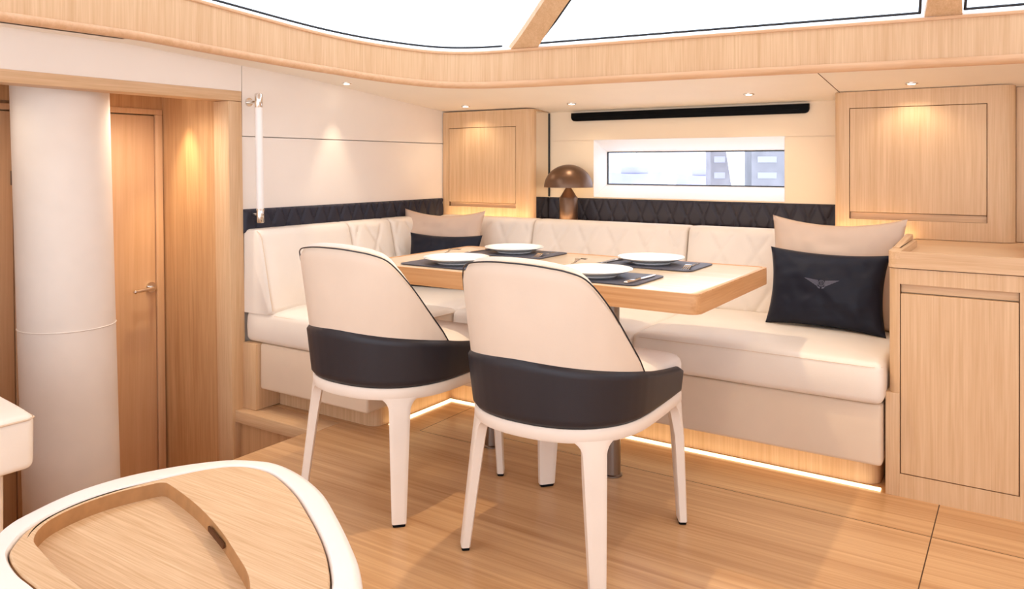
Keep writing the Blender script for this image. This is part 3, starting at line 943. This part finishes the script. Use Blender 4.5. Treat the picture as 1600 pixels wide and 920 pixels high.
def fork(x, y, ang, label, z=PZ, tilt=0.0):
    F = frame_T(x, y, z, ang)
    T = lambda u, v, w: F(u, v, w + max(0, (v + 0.1)) * tilt + 0.012 * max(0, 1 - abs(v - 0.045) / 0.05) ** 2)
    t = thing('table_fork', label, 'fork', (x, y, z), group='steel cutlery on the table')
    bm = bmesh.new()
    L_ = [(-0.105, 0.007), (-0.095, 0.0085), (-0.06, 0.0065), (-0.02, 0.0035), (0.02, 0.0033), (0.032, 0.007), (0.042, 0.0118), (0.056, 0.0125)]
    g = []
    for v, hw in L_:
        g.append([bm.verts.new(T(u, v, w)) for u, w in ((-hw, 0.0), (hw, 0.0), (hw, 0.0026), (-hw, 0.0026))])
    for A, C in zip(g, g[1:]):
        for k in range(4): bm.faces.new((A[k], A[(k + 1) % 4], C[(k + 1) % 4], C[k]))
    bm.faces.new(g[0]); bm.faces.new(g[-1][::-1])
    obj('handle', bm, 'chrome', t)
    for k in range(4):
        u = -0.0108 + k * 0.0072
        bm = bmesh.new()
        g = []
        for v, hw in ((0.0555, 0.0017), (0.08, 0.0016), (0.1, 0.0010)):
            g.append([bm.verts.new(T(u + a, v, w)) for a, w in ((-hw, 0.0003), (hw, 0.0003), (hw, 0.0023), (-hw, 0.0023))])
        for A, C in zip(g, g[1:]):
            for q in range(4): bm.faces.new((A[q], A[(q + 1) % 4], C[(q + 1) % 4], C[q]))
        bm.faces.new(g[0]); bm.faces.new(g[-1][::-1])
        obj('tine', bm, 'chrome', t)
    return t
SET = [(-1.195, 2.343, 0, 'behind the chair closer to the low cabinet'), (-1.165, 2.745, 1, 'on the window side closer to the navy emblem cushion'),
       (-1.800, 2.765, 1, 'on the window side closer to the corner cabinet'), (-1.790, 2.352, 0, 'behind the chair closer to the doorway')]
for (x, y, far, where) in SET:
    placemat(x - 0.19, x + 0.19, y - 0.128, y + 0.128, 'dark leather placemat ' + where)
    plate(x - (0.012 if not far else 0.02), y + (0.004 if not far else 0.02), 'white dinner plate ' + where)
    if far:
        fork(x + 0.150, y - 0.008, PI + 0.12, 'steel fork ' + where)
        knife(x - 0.160, y - 0.0, PI - 0.05, 'steel knife ' + where)
    else:
        knife(x + 0.158, y - 0.004, -0.03, 'steel knife ' + where)
        fork(x - 0.175, y + 0.14, 0.03, 'steel fork ' + where, z=TZ + 0.004, tilt=0.10)

# ------------------------------------------------------------------ dining chairs
def u_curve(k=1.0, n=40):
    """plan of the chair shell from one arm tip round the back to the other"""
    a, yb, yf = 0.275 * k, -0.30 * k, 0.236
    ym = -0.02
    pts = []
    for i in range(9):
        s = i / 9
        pts.append(Vector((a * (0.965 + 0.035 * math.sin(s * PI / 2)), yf + (ym - yf) * s, 0)))
    for i in range(25):
        f = i / 24 * PI
        e = 0.86
        c, s_ = math.cos(f), math.sin(f)
        pts.append(Vector((a * math.copysign(abs(c) ** e, c), ym + (yb - ym) * abs(s_) ** e, 0)))
    for i in range(8, -1, -1):
        s = i / 9
        pts.append(Vector((-a * (0.965 + 0.035 * math.sin(s * PI / 2)), yf + (ym - yf) * s, 0)))
    return pts
def resample(pts, m, closed=False):
    P = pts + ([pts[0]] if closed else [])
    d = [0]
    for a, b in zip(P, P[1:]): d.append(d[-1] + (b - a).length)
    out = []
    for i in range(m + (0 if closed else 1)):
        s = d[-1] * i / m
        j = 0
        while j < len(d) - 2 and d[j + 1] < s: j += 1
        t_ = (s - d[j]) / max(1e-9, d[j + 1] - d[j])
        out.append(P[j].lerp(P[j + 1], t_))
    return out, d[-1]
BASEU = u_curve()
UM = 140
UR, ULEN = resample(BASEU, UM)
def u_norm(P, i, closed=False):
    m = len(P)
    a, b = (P[(i - 1) % m], P[(i + 1) % m]) if closed else (P[max(i - 1, 0)], P[min(i + 1, m - 1)])
    d = (b - a).normalized()
    return Vector((-d.y, d.x, 0)) * -1
NS = [u_norm(UR, i) for i in range(len(UR))]
# outward sign check
if NS[UM // 2].y > 0: NS = [-q for q in NS]
CY0 = -0.03
def flare(p, z):
    """plan narrows towards the seat rail; the upper back leans out a little"""
    if z < 0.58: k = 0.935 + 0.065 * (z - 0.42) / 0.16
    else: k = 1.0 + 0.05 * (z - 0.58) / 0.28
    q = Vector((p.x * k, (p.y - CY0) * (k if p.y < CY0 else 1 + (k - 1) * 0.3) + CY0, z))
    if z > 0.58: q.y -= 0.030 * (z - 0.58) / 0.28 * max(0, min(1, (0.1 - p.y) / 0.3))
    return q
def s_of(i): return (i / UM - 0.5) * ULEN
BT = [(0, .857), (.05, .856), (.10, .851), (.157, .840), (.205, .817), (.26, .748), (.325, .645), (.394, .552), (.46, .47)]
def back_top(s):
    q = abs(s)
    for k in range(len(BT) - 1):
        if q <= BT[k + 1][0]:
            (a, za), (b, zb_) = BT[k], BT[k + 1]
            z0_ = BT[max(k - 1, 0)]; z3_ = BT[min(k + 2, len(BT) - 1)]
            m0 = (zb_ - z0_[1]) / max(1e-6, b - z0_[0]) if k else 0
            m1 = (z3_[1] - za) / (z3_[0] - a)
            t_ = (q - a) / (b - a); h = b - a
            return (2 * t_ ** 3 - 3 * t_ ** 2 + 1) * za + (t_ ** 3 - 2 * t_ ** 2 + t_) * h * m0 + (-2 * t_ ** 3 + 3 * t_ ** 2) * zb_ + (t_ ** 3 - t_ ** 2) * h * m1
    return 0.47
def band_top(s):
    a = abs(s); e = ULEN / 2
    if a < 0.40: return 0.592 - 0.045 * (a / 0.40) ** 1.6
    f = (a - 0.40) / (e - 0.40)
    return 0.547 - 0.052 * f ** 0.8 - 0.008 * max(0, (f - .9) / .1)
def shell(i0, i1, zlo, zhi, out_off, in_off, rows=14, edge=0.008):
    """solid curved panel following the U plan"""
    bm = bmesh.new()
    rings = []
    for i in range(i0, i1 + 1):
        s = s_of(i)
        z0, z1 = zlo(s), max(zlo(s) + 0.002, zhi(s))
        ring = []
        for side, off in ((1, out_off), (-1, in_off)):
            R = range(rows + 1) if side == 1 else range(rows, -1, -1)
            for j in R:
                z = z0 + (z1 - z0) * j / rows
                e = min(z - z0, z1 - z) if z1 - z0 > 2 * edge else edge
                k = 1 if e >= edge else math.sqrt(max(0, 1 - (1 - e / edge) ** 2))
                mid = (out_off + in_off) / 2
                o = mid + (off - mid) * max(0.25, k)
                p = flare(UR[i], z)
                ring.append(bm.verts.new(p + NS[i] * o))
        rings.append(ring)
    m = len(rings[0])
    for A, C in zip(rings, rings[1:]):
        for k in range(m): bm.faces.new((A[k], A[(k + 1) % m], C[(k + 1) % m], C[k]))
    bm.faces.new(rings[0]); bm.faces.new(rings[-1][::-1])
    return bm
def ring_curve():
    """closed plan of the seat rail: the U at rail height closed by a rounded front"""
    P = [flare(p, 0.42) for p in UR]
    P = [Vector((p.x, p.y, 0)) for p in P]
    a = P[0].x; y0 = P[0].y
    front = []
    r = 0.06
    for k in range(9):
        t_ = k / 8 * PI / 2
        front.append(Vector((-(a - r) - r * math.cos(t_) , y0 + 0.0 + r * math.sin(t_) - 0.0, 0)))
    for k in range(8, -1, -1):
        t_ = k / 8 * PI / 2
        front.append(Vector(((a - r) + r * math.cos(t_), y0 + r * math.sin(t_), 0)))
    P2 = [p for p in P if p.y < y0 - 0.002]
    front = [Vector((p.x, min(p.y, y0 + 0.042), 0)) for p in front]
    return resample(P2 + front, 180, True)
RING, RLEN = ring_curve()
RNn = [u_norm(RING, i, True) for i in range(len(RING))]
cen = Vector((0, 0, 0))
if RNn[len(RING) // 2].dot(RING[len(RING) // 2]) < 0: RNn = [-q for q in RNn]
def ring_at(f):
    m = len(RING); i = int(math.floor(f)) % m; t_ = f - math.floor(f)
    return RING[i].lerp(RING[(i + 1) % m], t_), RNn[i].lerp(RNn[(i + 1) % m], t_).normalized()
def chair(label, loc, rz=0.0):
    t = thing('dining_chair', label, 'chair', loc, rz, 'cream and black leather dining chairs at the table')
    O = dict(world=False)
    # seat rail
    bm = bmesh.new()
    rings = []
    for i in range(len(RING)):
        p, q = RING[i], RNn[i]
        rings.append([bm.verts.new(p + q * o + Vector((0, 0, z))) for o, z in ((0.004, 0.414), (0.008, 0.408), (0.008, 0.384), (0.004, 0.378), (-0.026, 0.378), (-0.030, 0.384), (-0.030, 0.419))])
    for i in range(len(rings)):
        A, C = rings[i], rings[(i + 1) % len(rings)]
        for k in range(7): bm.faces.new((A[k], A[(k + 1) % 7], C[(k + 1) % 7], C[k]))
    obj('seat_rail', bm, 'chair_leg', t, **O)
    # legs, flaring into the rail
    def leg(x, y, bx, by, wk=1.0):
        i0 = min(range(len(RING)), key=lambda i: (RING[i] - Vector((x, y, 0))).length)
        bm = bmesh.new()
        rows = []
        zl = [0.3845, 0.381, 0.377, 0.371, 0.364, 0.355, 0.345, 0.33, 0.28, 0.2, 0.1, 0.03, 0.012, 0.009]
        c0, q0 = ring_at(i0)
        for z in zl:
            h = (0.0345 - 0.0125 * (1 - z / 0.385)) * wk
            fl = 0.042
            if z > 0.385 - fl:
                k = (z - (0.385 - fl)) / fl
                h += fl * (1 - math.sqrt(max(0, 1 - k * k)))
            th = 0.036 - 0.010 * (1 - z / 0.385)
            sh = (1 - z / 0.385)
            row = []
            K = 8
            outer, inner = [], []
            for j in range(K + 1):
                a = -h + 2 * h * j / K
                pf, qf = ring_at(i0 + a / RLEN * len(RING))
                tang = Vector((-q0.y, q0.x, 0))
                # low down the leg is straight, at the rail it follows the curve
                w = min(1, max(0, (z - 0.28) / 0.09))
                if (ring_at(i0 + 2)[0] - c0).dot(tang) < 0: tang = -tang
                ps = c0 + tang * a
                p = ps.lerp(pf, w); q = q0.lerp(qf, w).normalized()
                off = Vector((bx - x, by - y, 0)) * sh
                rnd = 0.004 if j in (0, K) else 0.0
                outer.append(p + q * (0.0075 - rnd) + off + Vector((0, 0, z)))
                inner.append(p + q * (0.0075 - th + rnd) + off + Vector((0, 0, z)))
            rows.append([bm.verts.new(v) for v in outer + inner[::-1]])
        m = len(rows[0])
        for A, C in zip(rows, rows[1:]):
            for k in range(m): bm.faces.new((A[k], A[(k + 1) % m], C[(k + 1) % m], C[k]))
        bm.faces.new(rows[0]); bm.faces.new(rows[-1][::-1])
        l = obj('leg', bm, 'chair_leg', t, smooth=35, **O)
        # foot glide
        cx = sum(v.x for v in outer + inner) / len(outer + inner); cy = sum(v.y for v in outer + inner) / len(outer + inner)
        bm = bmesh.new()
        bot = [Vector((cx + (v.x - cx) * 0.86, cy + (v.y - cy) * 0.86, 0.0)) for v in outer + inner[::-1]]
        a_ = [bm.verts.new(v) for v in bot]; b_ = [bm.verts.new(v + Vector((0, 0, 0.0088))) for v in bot]
        bm.faces.new(a_[::-1]); bm.faces.new(b_)
        for k in range(len(a_)): bm.faces.new((a_[k], a_[(k + 1) % len(a_)], b_[(k + 1) % len(a_)], b_[k]))
        obj('foot_glide', bm, 'black', l, **O)
        return l
    for sx in (-1, 1):
        leg(0.184 * sx, -0.205, 0.212 * sx, -0.240)
        leg(0.232 * sx, 0.262, 0.246 * sx, 0.268, 1.22)
    # seat
    bm = bmesh.new()
    rows = []
    prof = [(0.022, 0.419), (-0.003, 0.421), (-0.004, 0.43), (-0.002, 0.488), (-0.006, 0.503), (-0.018, 0.515), (-0.045, 0.525), (-0.09, 0.536), (-0.15, 0.543)]
    for o, z in prof:
        row = []
        for i in range(0, len(RING), 2):
            p = RING[i]
            k = 1.0
            off = o
            if o == 0.022: off = -0.02
            fy = 0.028 if p.y > 0.2 else 0
            q = p + RNn[i] * max(off, -0.02) + Vector((0, fy, 0))
            if off < -0.02:
                kk = 1 + (off + 0.02) * 3.2
                q = Vector((q.x * kk, q.y * kk, 0))
            row.append(bm.verts.new((q.x, q.y, z)))
        rows.append(row)
    m = len(rows[0])
    for A, C in zip(rows, rows[1:]):
        for k in range(m): bm.faces.new((A[k], A[(k + 1) % m], C[(k + 1) % m], C[k]))
    bm.faces.new(rows[0][::-1]); bm.faces.new(rows[-1])
    obj('seat', bm, 'chair_seat', t, smooth=70, **O)
    # arm band
    obj('arm_band', shell(0, UM, lambda s: 0.413, band_top, 0.012, -0.016, 12, 0.009), 'black_leather', t, smooth=60, **O)
    # back shell
    e = ULEN / 2
    i0 = next(i for i in range(UM + 1) if abs(s_of(i)) <= 0.412)
    i1 = UM - i0
    zb = lambda s: 0.50
    bb = obj('backrest', shell(i0, i1, zb, lambda s: max(0.515, back_top(s)), 0.002, -0.030, 18, 0.010), 'chair_shell', t, smooth=60, **O)
    obj('inner_pad', shell(i0 + 1, i1 - 1, lambda s: 0.49, lambda s: max(0.52, back_top(s) + 0.009), -0.010, -0.052, 14, 0.016), 'chair_seat', t, smooth=60, **O)
    bm = bmesh.new()
    pts = []
    for i in range(i0, i1 + 1):
        z = max(0.515, back_top(s_of(i)))
        pts.append(flare(UR[i], z - 0.002) + NS[i] * 0.0012)
    tube(bm, [p for p in pts], 0.0022, 6)
    obj('piping', bm, 'piping', bb, **O)
    return t
c1 = chair('cream and black leather chair nearer the doorway, back towards the coffee table', (-1.828, 2.064, 0), 0.0)
c2 = copy_tree(c1)
c2.location = (-1.143, 2.062, 0)
c2['label'] = 'cream and black leather chair nearer the low cabinet, its whole black band in view'

# ------------------------------------------------------------------ lamp on the shelf
LX, LY, LZ = -2.147, 3.845, 0.7965
t = thing('table_lamp', 'bronze mushroom lamp with domed shade on the shelf beside the window', 'lamp', (LX, LY, LZ))
obj('base', lathe(bmesh.new(), [(0, 0), (0.051, 0), (0.052, 0.003), (0.052, 0.134), (0.049, 0.139), (0.0, 0.139)], (LX, LY, LZ), 40), 'bronze', t)
obj('neck', lathe(bmesh.new(), [(0.0, 0.139), (0.047, 0.139), (0.018, 0.186), (0.011, 0.20), (0.011, 0.205), (0, 0.205)], (LX, LY, LZ), 32), 'bronze', t)
pr_ = [(0.138 * math.cos(a) , 0.193 + 0.128 * math.sin(a)) for a in [k / 16 * PI / 2 for k in range(17)]]
pr_i = [(0.134 * math.cos(a), 0.193 + 0.124 * math.sin(a)) for a in [k / 16 * PI / 2 for k in range(16, -1, -1)]]
pr_[-1] = (0, pr_[-1][1]); pr_i[0] = (0, pr_i[0][1])
obj('shade', lathe(bmesh.new(), pr_ + pr_i + [pr_[0]], (LX, LY, LZ), 56), 'bronze', t, smooth=50)
bm = bmesh.new()
bmesh.ops.create_uvsphere(bm, u_segments=20, v_segments=12, radius=0.022, matrix=Matrix.Translation((LX, LY, LZ + 0.232)))
obj('bulb', bm, 'bulb', t)

# ------------------------------------------------------------------ cushions
def pillow_pt(u, v, w, h, th, side, seed, sag=0.0):
    """u,v in [-1,1]"""
    x = u * w / 2 * (1 - 0.085 * (1 - v * v) ** 1.0 * abs(u) ** 3)
    y = v * h / 2 * (1 - 0.10 * (1 - u * u) ** 1.0 * abs(v) ** 3)
    e = max(0, (1 - abs(u) ** 2.6)) * max(0, (1 - abs(v) ** 2.6))
    z = side * th / 2 * e ** 0.55
    wr_ = noise.noise(Vector((u * 2.2 + seed, v * 2.2, side * 3))) * 0.012 + noise.noise(Vector((u * 6 + seed, v * 5, side))) * 0.005
    z += wr_ * (1 - max(abs(u), abs(v)) ** 6) * (1 if side > 0 else 1)
    y -= sag * (1 - u * u) * max(0, v) * 0.5
    return Vector((x, y, z))
def pillow(name, w, h, th, mat, loc, lean, rz, roll, label, seed, cat='cushion', sag=0.0, parent=None, group=None):
    bm = bmesh.new()
    N = 44
    for side in (1, -1):
        grid(bm, N, N, lambda a, b: pillow_pt(2 * a - 1, 2 * b - 1, w, h, th, side, seed, sag))
    # stand it up: local y -> up, local z -> towards -Y (room)
    m = Matrix.Rotation(rz, 4, 'Z') @ Matrix.Rotation(lean, 4, 'X') @ Matrix.Rotation(roll, 4, 'Y') @ Matrix(((1, 0, 0, 0), (0, 0, -1, 0), (0, 1, 0, 0), (0, 0, 0, 1)))
    bm.transform(m)
    o = obj(name, bm, mat, world=False, smooth=80)
    o.location = loc
    tag(o, label, cat, group)
    return o, m
pillow('scatter_cushion', 0.53, 0.46, 0.15, 'beige', (-0.655, 3.425, 0.674), -0.25, 0.0, 0.0, 'large beige satin cushion leaning at the low-cabinet end of the sofa', 2.1, sag=0.03, group='scatter cushions on the sofa')
nav, nm = pillow('scatter_cushion', 0.455, 0.315, 0.12, 'navy_cloth', (-0.66, 3.280, 0.616), -0.20, -0.015, 0.02, 'navy cushion with a winged emblem propped against the large beige cushion', 5.3, group='scatter cushions on the sofa')
pillow('scatter_cushion', 0.515, 0.44, 0.14, 'beige_small', (-2.715, 3.395, 0.652), -0.26, 0.16, 0.0, 'beige cushion propped in the corner of the sofa beneath the narrow cabinet', 8.7, sag=0.03, group='scatter cushions on the sofa')
pillow('scatter_cushion', 0.44, 0.30, 0.11, 'navy_cloth', (-2.585, 3.26, 0.600), -0.22, 0.16, 0.0, 'plain navy cushion in the corner, half hidden by the table top', 11.9, group='scatter cushions on the sofa')

# embroidered winged emblem on the navy cushion
def on_pillow(px, pz):
    """px,pz in metres across the cushion face -> local point on its front"""
    u, v = px / (0.455 / 2), pz / (0.315 / 2)
    p = pillow_pt(u, v, 0.455, 0.315, 0.12, 1, 5.3)
    p.z += 0.0016
    return nm @ p
def patch(bm, poly, sub=3):
    """thin embroidered patch following the cushion; poly is convex-ish quad/tri list in metres"""
    def quad(a, b, c, d):
        V = grid(bm, sub, sub, lambda s, t_: on_pillow(*((1 - s) * (1 - t_) * Vector(a) + s * (1 - t_) * Vector(b) + s * t_ * Vector(c) + (1 - s) * t_ * Vector(d))))
    quad(*poly)
bm = bmesh.new()
ex, ez = -0.005, 0.022
for sx in (-1, 1):
    for k in range(6):
        z1 = 0.0150 - k * 0.0052
        x1 = 0.066 - k * 0.0092
        z0 = 0.0110 - k * 0.0046
        patch(bm, [(ex + sx * 0.013, ez + z0), (ex + sx * x1, ez + z1 + 0.002), (ex + sx * (x1 - 0.006), ez + z1 - 0.0022), (ex + sx * 0.013, ez + z0 - 0.0034)])
    patch(bm, [(ex + sx * 0.004, ez - 0.0145), (ex + sx * 0.016, ez - 0.012), (ex + sx * 0.010, ez - 0.020), (ex + sx * 0.003, ez - 0.021)])
for k in range(20):
    a, b = 2 * PI * k / 20, 2 * PI * (k + 1) / 20
    patch(bm, [(ex + 0.0125 * math.cos(a), ez + 0.0125 * math.sin(a)), (ex + 0.0125 * math.cos(b), ez + 0.0125 * math.sin(b)), (ex + 0.0102 * math.cos(b), ez + 0.0102 * math.sin(b)), (ex + 0.0102 * math.cos(a), ez + 0.0102 * math.sin(a))], 1)
def stroke(a, b, w=0.0016):
    a, b = Vector(a), Vector(b); d = (b - a).normalized(); q = Vector((-d.y, d.x)) * w / 2
    patch(bm, [a + q, b + q, b - q, a - q], 1)
for a, b in (((-0.004, 0.007), (-0.004, -0.007)), ((-0.004, 0.0065), (0.002, 0.0065)), ((0.002, 0.0065), (0.004, 0.0035)), ((0.004, 0.0035), (0.002, 0.0003)), ((-0.004, 0.0003), (0.002, 0.0003)), ((0.002, 0.0003), (0.0046, -0.0035)), ((0.0046, -0.0035), (0.002, -0.0068)), ((0.002, -0.0068), (-0.004, -0.0068))):
    stroke((ex + a[0], ez + a[1]), (ex + b[0], ez + b[1]))
obj('winged_emblem', bm, 'emblem', nav, world=False)

# ------------------------------------------------------------------ grab bar on the side wall
GX = -2.925
t = thing('grab_bar', 'white leather grab bar with polished metal ends on the side wall', 'handrail', (WX, 2.34, 1.15))
gy_ = lambda z: 2.338 + (1.44 - z) * 0.018
bm = bmesh.new(); tube(bm, [(GX, gy_(1.378), 1.378), (GX, gy_(0.914), 0.914)], 0.0165, 20); obj('grip', bm, 'white', t)
for (za, zb, zm) in ((1.441, 1.376, 1.405), (0.916, 0.850, 0.885)):
    bm = bmesh.new(); tube(bm, [(GX, gy_(za), za), (GX, gy_(za), za - 0.004), (GX, gy_(zb), zb + 0.004), (GX, gy_(zb), zb)], [0.0155, 0.0175, 0.0175, 0.0155], 24)
    e_ = obj('end_cap', bm, 'chrome', t)
    bm = bmesh.new(); tube(bm, [(GX, gy_(zm), zm), (WX + 0.006, gy_(zm), zm)], 0.0085, 16); tube(bm, [(WX + 0.007, gy_(zm), zm), (WX + 0.0005, gy_(zm), zm)], 0.020, 24)
    obj('wall_mount', bm, 'chrome', t)

# ------------------------------------------------------------------ coffee table with sunken tray
CZ = 0.50
OUT = [(-1.445, 0.624), (-1.48, 0.692), (-1.500, 0.779), (-1.491, 0.87), (-1.455, 0.955), (-1.403, 1.028), (-1.354, 1.061), (-1.296, 1.079), (-1.208, 1.068), (-1.104, 1.031), (-1.009, 0.977), (-0.924, 0.923), (-0.848, 0.868), (-0.780, 0.800),
       (-0.735, 0.71), (-0.735, 0.61), (-0.79, 0.525), (-0.90, 0.468), (-1.05, 0.455), (-1.20, 0.475), (-1.34, 0.53)]
INN = [(-1.186, 0.566), (-1.264, 0.573), (-1.33, 0.588), (-1.365, 0.608), (-1.408, 0.654), (-1.435, 0.721), (-1.438, 0.80), (-1.418, 0.884), (-1.387, 0.966), (-1.353, 1.012), (-1.312, 1.032), (-1.250, 1.033), (-1.151, 0.999), (-1.053, 0.948), (-0.965, 0.896), (-0.895, 0.846), (-0.836, 0.79),
       (-0.795, 0.71), (-0.80, 0.62), (-0.86, 0.555), (-0.96, 0.53), (-1.08, 0.545)]
REC = [(-1.31, 0.625), (-1.365, 0.64), (-1.408, 0.682), (-1.427, 0.745), (-1.426, 0.81), (-1.408, 0.868), (-1.396, 0.890), (-1.368, 0.890), (-1.256, 0.866), (-1.146, 0.832), (-1.048, 0.793), (-0.966, 0.755), (-0.90, 0.70), (-0.885, 0.655), (-0.93, 0.615), (-1.04, 0.600), (-1.18, 0.605)]
def ring_surface(bm, loops, T=None):
    """bridge successive closed loops with the same count"""
    R = [[bm.verts.new(p) for p in L_] for L_ in loops]
    for A, C in zip(R, R[1:]):
        m = len(A)
        for k in range(m): bm.faces.new((A[k], A[(k + 1) % m], C[(k + 1) % m], C[k]))
    return R
def loopn(pts, m, z, off=0.0, start=None):
    L_ = [Vector((p[0], p[1], 0)) for p in smooth_loop([Vector((x, y, 0)) for x, y in pts], 6)]
    P, _ = resample(L_, m, True)
    c = sum(P, Vector()) / len(P)
    if start is not None:
        k = min(range(len(P)), key=lambda i: (math.atan2(P[i].y - c.y, P[i].x - c.x) - start) ** 2)
        P = P[k:] + P[:k]
    if off:
        N_ = []
        for i in range(len(P)):
            d = (P[(i + 1) % m] - P[i - 1]).normalized()
            q = Vector((d.y, -d.x, 0))
            if q.dot(P[i] - c) < 0: q = -q
            N_.append(q)
        P = [p + q * off for p, q in zip(P, N_)]
    return [Vector((p.x, p.y, z)) for p in P]
t = thing('coffee_table', 'rounded triangular white coffee table with sunken oak tray top', 'coffee table', (-1.12, 0.75, 0))
bm = bmesh.new()
MM = 160
st = 0.3
ringO = lambda off, z: loopn(OUT, MM, z, off, st)
ringI = lambda off, z: loopn(INN, MM, z, off, st)
R = ring_surface(bm, [ringI(0.003, CZ - 0.03), ringI(0.003, CZ - 0.004), ringI(0.006, CZ), ringO(-0.014, CZ), ringO(-0.004, CZ - 0.003), ringO(0.0, CZ - 0.012), ringO(-0.003, CZ - 0.04), ringO(-0.02, CZ - 0.06), ringO(-0.05, CZ - 0.07)])
bm.faces.new(R[-1]); bm.faces.new(R[0][::-1])
obj('rim', bm, 'white', t, smooth=50)
bm = bmesh.new()
rec = lambda off, z: loopn(REC, MM, z, off, st)
DEP = 0.030
R = ring_surface(bm, [ringI(0.0, CZ - 0.028), ringI(0.0, CZ - 0.004), ringI(-0.003, CZ - 0.0006), rec(0.010, CZ - 0.0006), rec(0.0008, CZ - 0.0006), rec(0.0, CZ - 0.0014), rec(-0.0008, CZ - DEP + 0.002), rec(-0.003, CZ - DEP), rec(-0.012, CZ - DEP)])
bm.faces.new(R[0]); bm.faces.new(R[-1][::-1])
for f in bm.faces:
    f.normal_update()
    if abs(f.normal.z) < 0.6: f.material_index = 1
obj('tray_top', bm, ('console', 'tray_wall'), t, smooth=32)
# finger slot cut in the tray's long wall
def slot():
    a, b = Vector((-1.180, 0.8415, 0)), Vector((-1.100, 0.8135, 0))
    d = (b - a).normalized(); q = Vector((d.y, -d.x, 0))
    bm = bmesh.new()
    out = rounded(0, (b - a).length, -0.0045, 0.0045, 0.004, 4)
    prism(bm, out, 0, 0.003, T=lambda x, y, z: tuple(a + d * x + q * (z + 0.0015) + Vector((0, 0, CZ - 0.0145 + y))))
    return bm
obj('finger_slot', slot(), 'dark_gap', t)
bm = bmesh.new()
R = ring_surface(bm, [ringO(-0.10, 0.001), ringO(-0.10, 0.03), ringO(-0.13, 0.06), ringO(-0.14, 0.40), ringO(-0.06, CZ - 0.07)])
bm.faces.new(R[-1]); bm.faces.new(R[0][::-1])
obj('pedestal', bm, 'white', t)

# ------------------------------------------------------------------ second sofa end, at the edge of view
t = thing('opposite_sofa', 'end of a white leather sofa standing in front of the cream column', 'sofa', (-2.5, 0.4, 0))
def disp2(p, nn): return 0.003 * noise.noise(p * 6) + (0.01 * max(0, nn.z) * max(0, 1 - ((p.x + 2.6) / 0.4) ** 4))
bm = soft_box(bmesh.new(), -2.98, -2.20, -0.6, 1.035, 0.308, 0.452, 0.02, 0.05, disp2)
for v in bm.verts: v.co.y += 0.10 * (v.co.x + 2.2) * -1 * (1 if v.co.y > 0.5 else 0)
s_ = obj('seat_cushion', bm, 'leather', t)
bm = bmesh.new(); tube(bm, [(-2.1975, -0.5, 0.442), (-2.1975, 1.018, 0.442), (-2.21, 1.036, 0.442), (-2.95, 1.108, 0.442)], 0.0028, 6); obj('piping', bm, 'leather_base', s_)
obj('base_panel', soft_box(bmesh.new(), -2.95, -2.255, -0.58, 0.985, 0.06, 0.306, 0.012, 0.1), 'leather_base', t)
obj('kick_plinth', B(-2.9, -2.32, -0.55, 0.93, 0.001, 0.06), 'oak', t)

# ------------------------------------------------------------------ what shows through the small window: neighbouring boats
struct('ground_water', B(-60, 30, 5.0, 90, -0.95, -0.90), 'water')
def boat(x, y, L_, h, label, mat, rz=0.0):
    t = thing('moored_boat', label, 'boat', (x, y, -0.90), rz)
    bm = bmesh.new()
    rows = []
    for i in range(13):
        s = i / 12
        w = 0.9 * math.sin(PI * min(1, 0.25 + s * 0.75)) ** 0.7 + 0.02
        xx = -L_ / 2 + L_ * s
        top = h * (1 + 0.18 * (2 * s - 1) ** 2)
        rows.append([bm.verts.new((xx, -w, top)), bm.verts.new((xx, -w * 0.8, 0)), bm.verts.new((xx, w * 0.8, 0)), bm.verts.new((xx, w, top))])
    for A, C in zip(rows, rows[1:]):
        for k in range(4): bm.faces.new((A[k], A[(k + 1) % 4], C[(k + 1) % 4], C[k]))
    bm.faces.new(rows[0]); bm.faces.new(rows[-1][::-1])
    obj('hull', bm, mat, t, world=False)
    obj('cabin', B(-L_ * 0.2, L_ * 0.22, -0.5, 0.5, h * 1.0, h * 1.0 + 0.6, 0.12, 3), mat, t, world=False)
    bm = bmesh.new(); tube(bm, [(0.2, 0, h), (0.2, 0, h + 7)], 0.06, 10)
    obj('mast', bm, 'white', t, world=False)
    return t
def block(x, y, w, h, lean, label):
    t = thing('harbour_building', label, 'building', (x, y, -0.90), math.radians(25))
    bm = B(-w / 2, w / 2, -1.2, 1.2, 0, h)
    for v in bm.verts:
        if v.co.x > 0: v.co.x -= lean * (v.co.z / h)
    obj('wall', bm, 'boat2', t, world=False)
    for r in range(6):
        obj('window_band', B(-w * 0.36, w * 0.10, -1.23, -1.205, 0.55 + r * 0.8, 0.85 + r * 0.8), 'facade_glass', t, world=False)
    return t
boat(-25.2, 55.5, 5.0, 1.35, 'long pale boat far off, low in the window pane beside the lamp', 'boat', 0.35)
boat(-22.0, 62.0, 4.2, 1.15, 'small pale boat far off, behind the middle of the window pane', 'boat', 0.2)
block(-11.0, 40.7, 2.0, 6.0, 0.3, 'broad grey building far off, filling the end of the window pane')
block(-13.1, 39.4, 1.15, 6.0, 0.9, 'narrow grey tapering building far off, in the middle of the window pane')
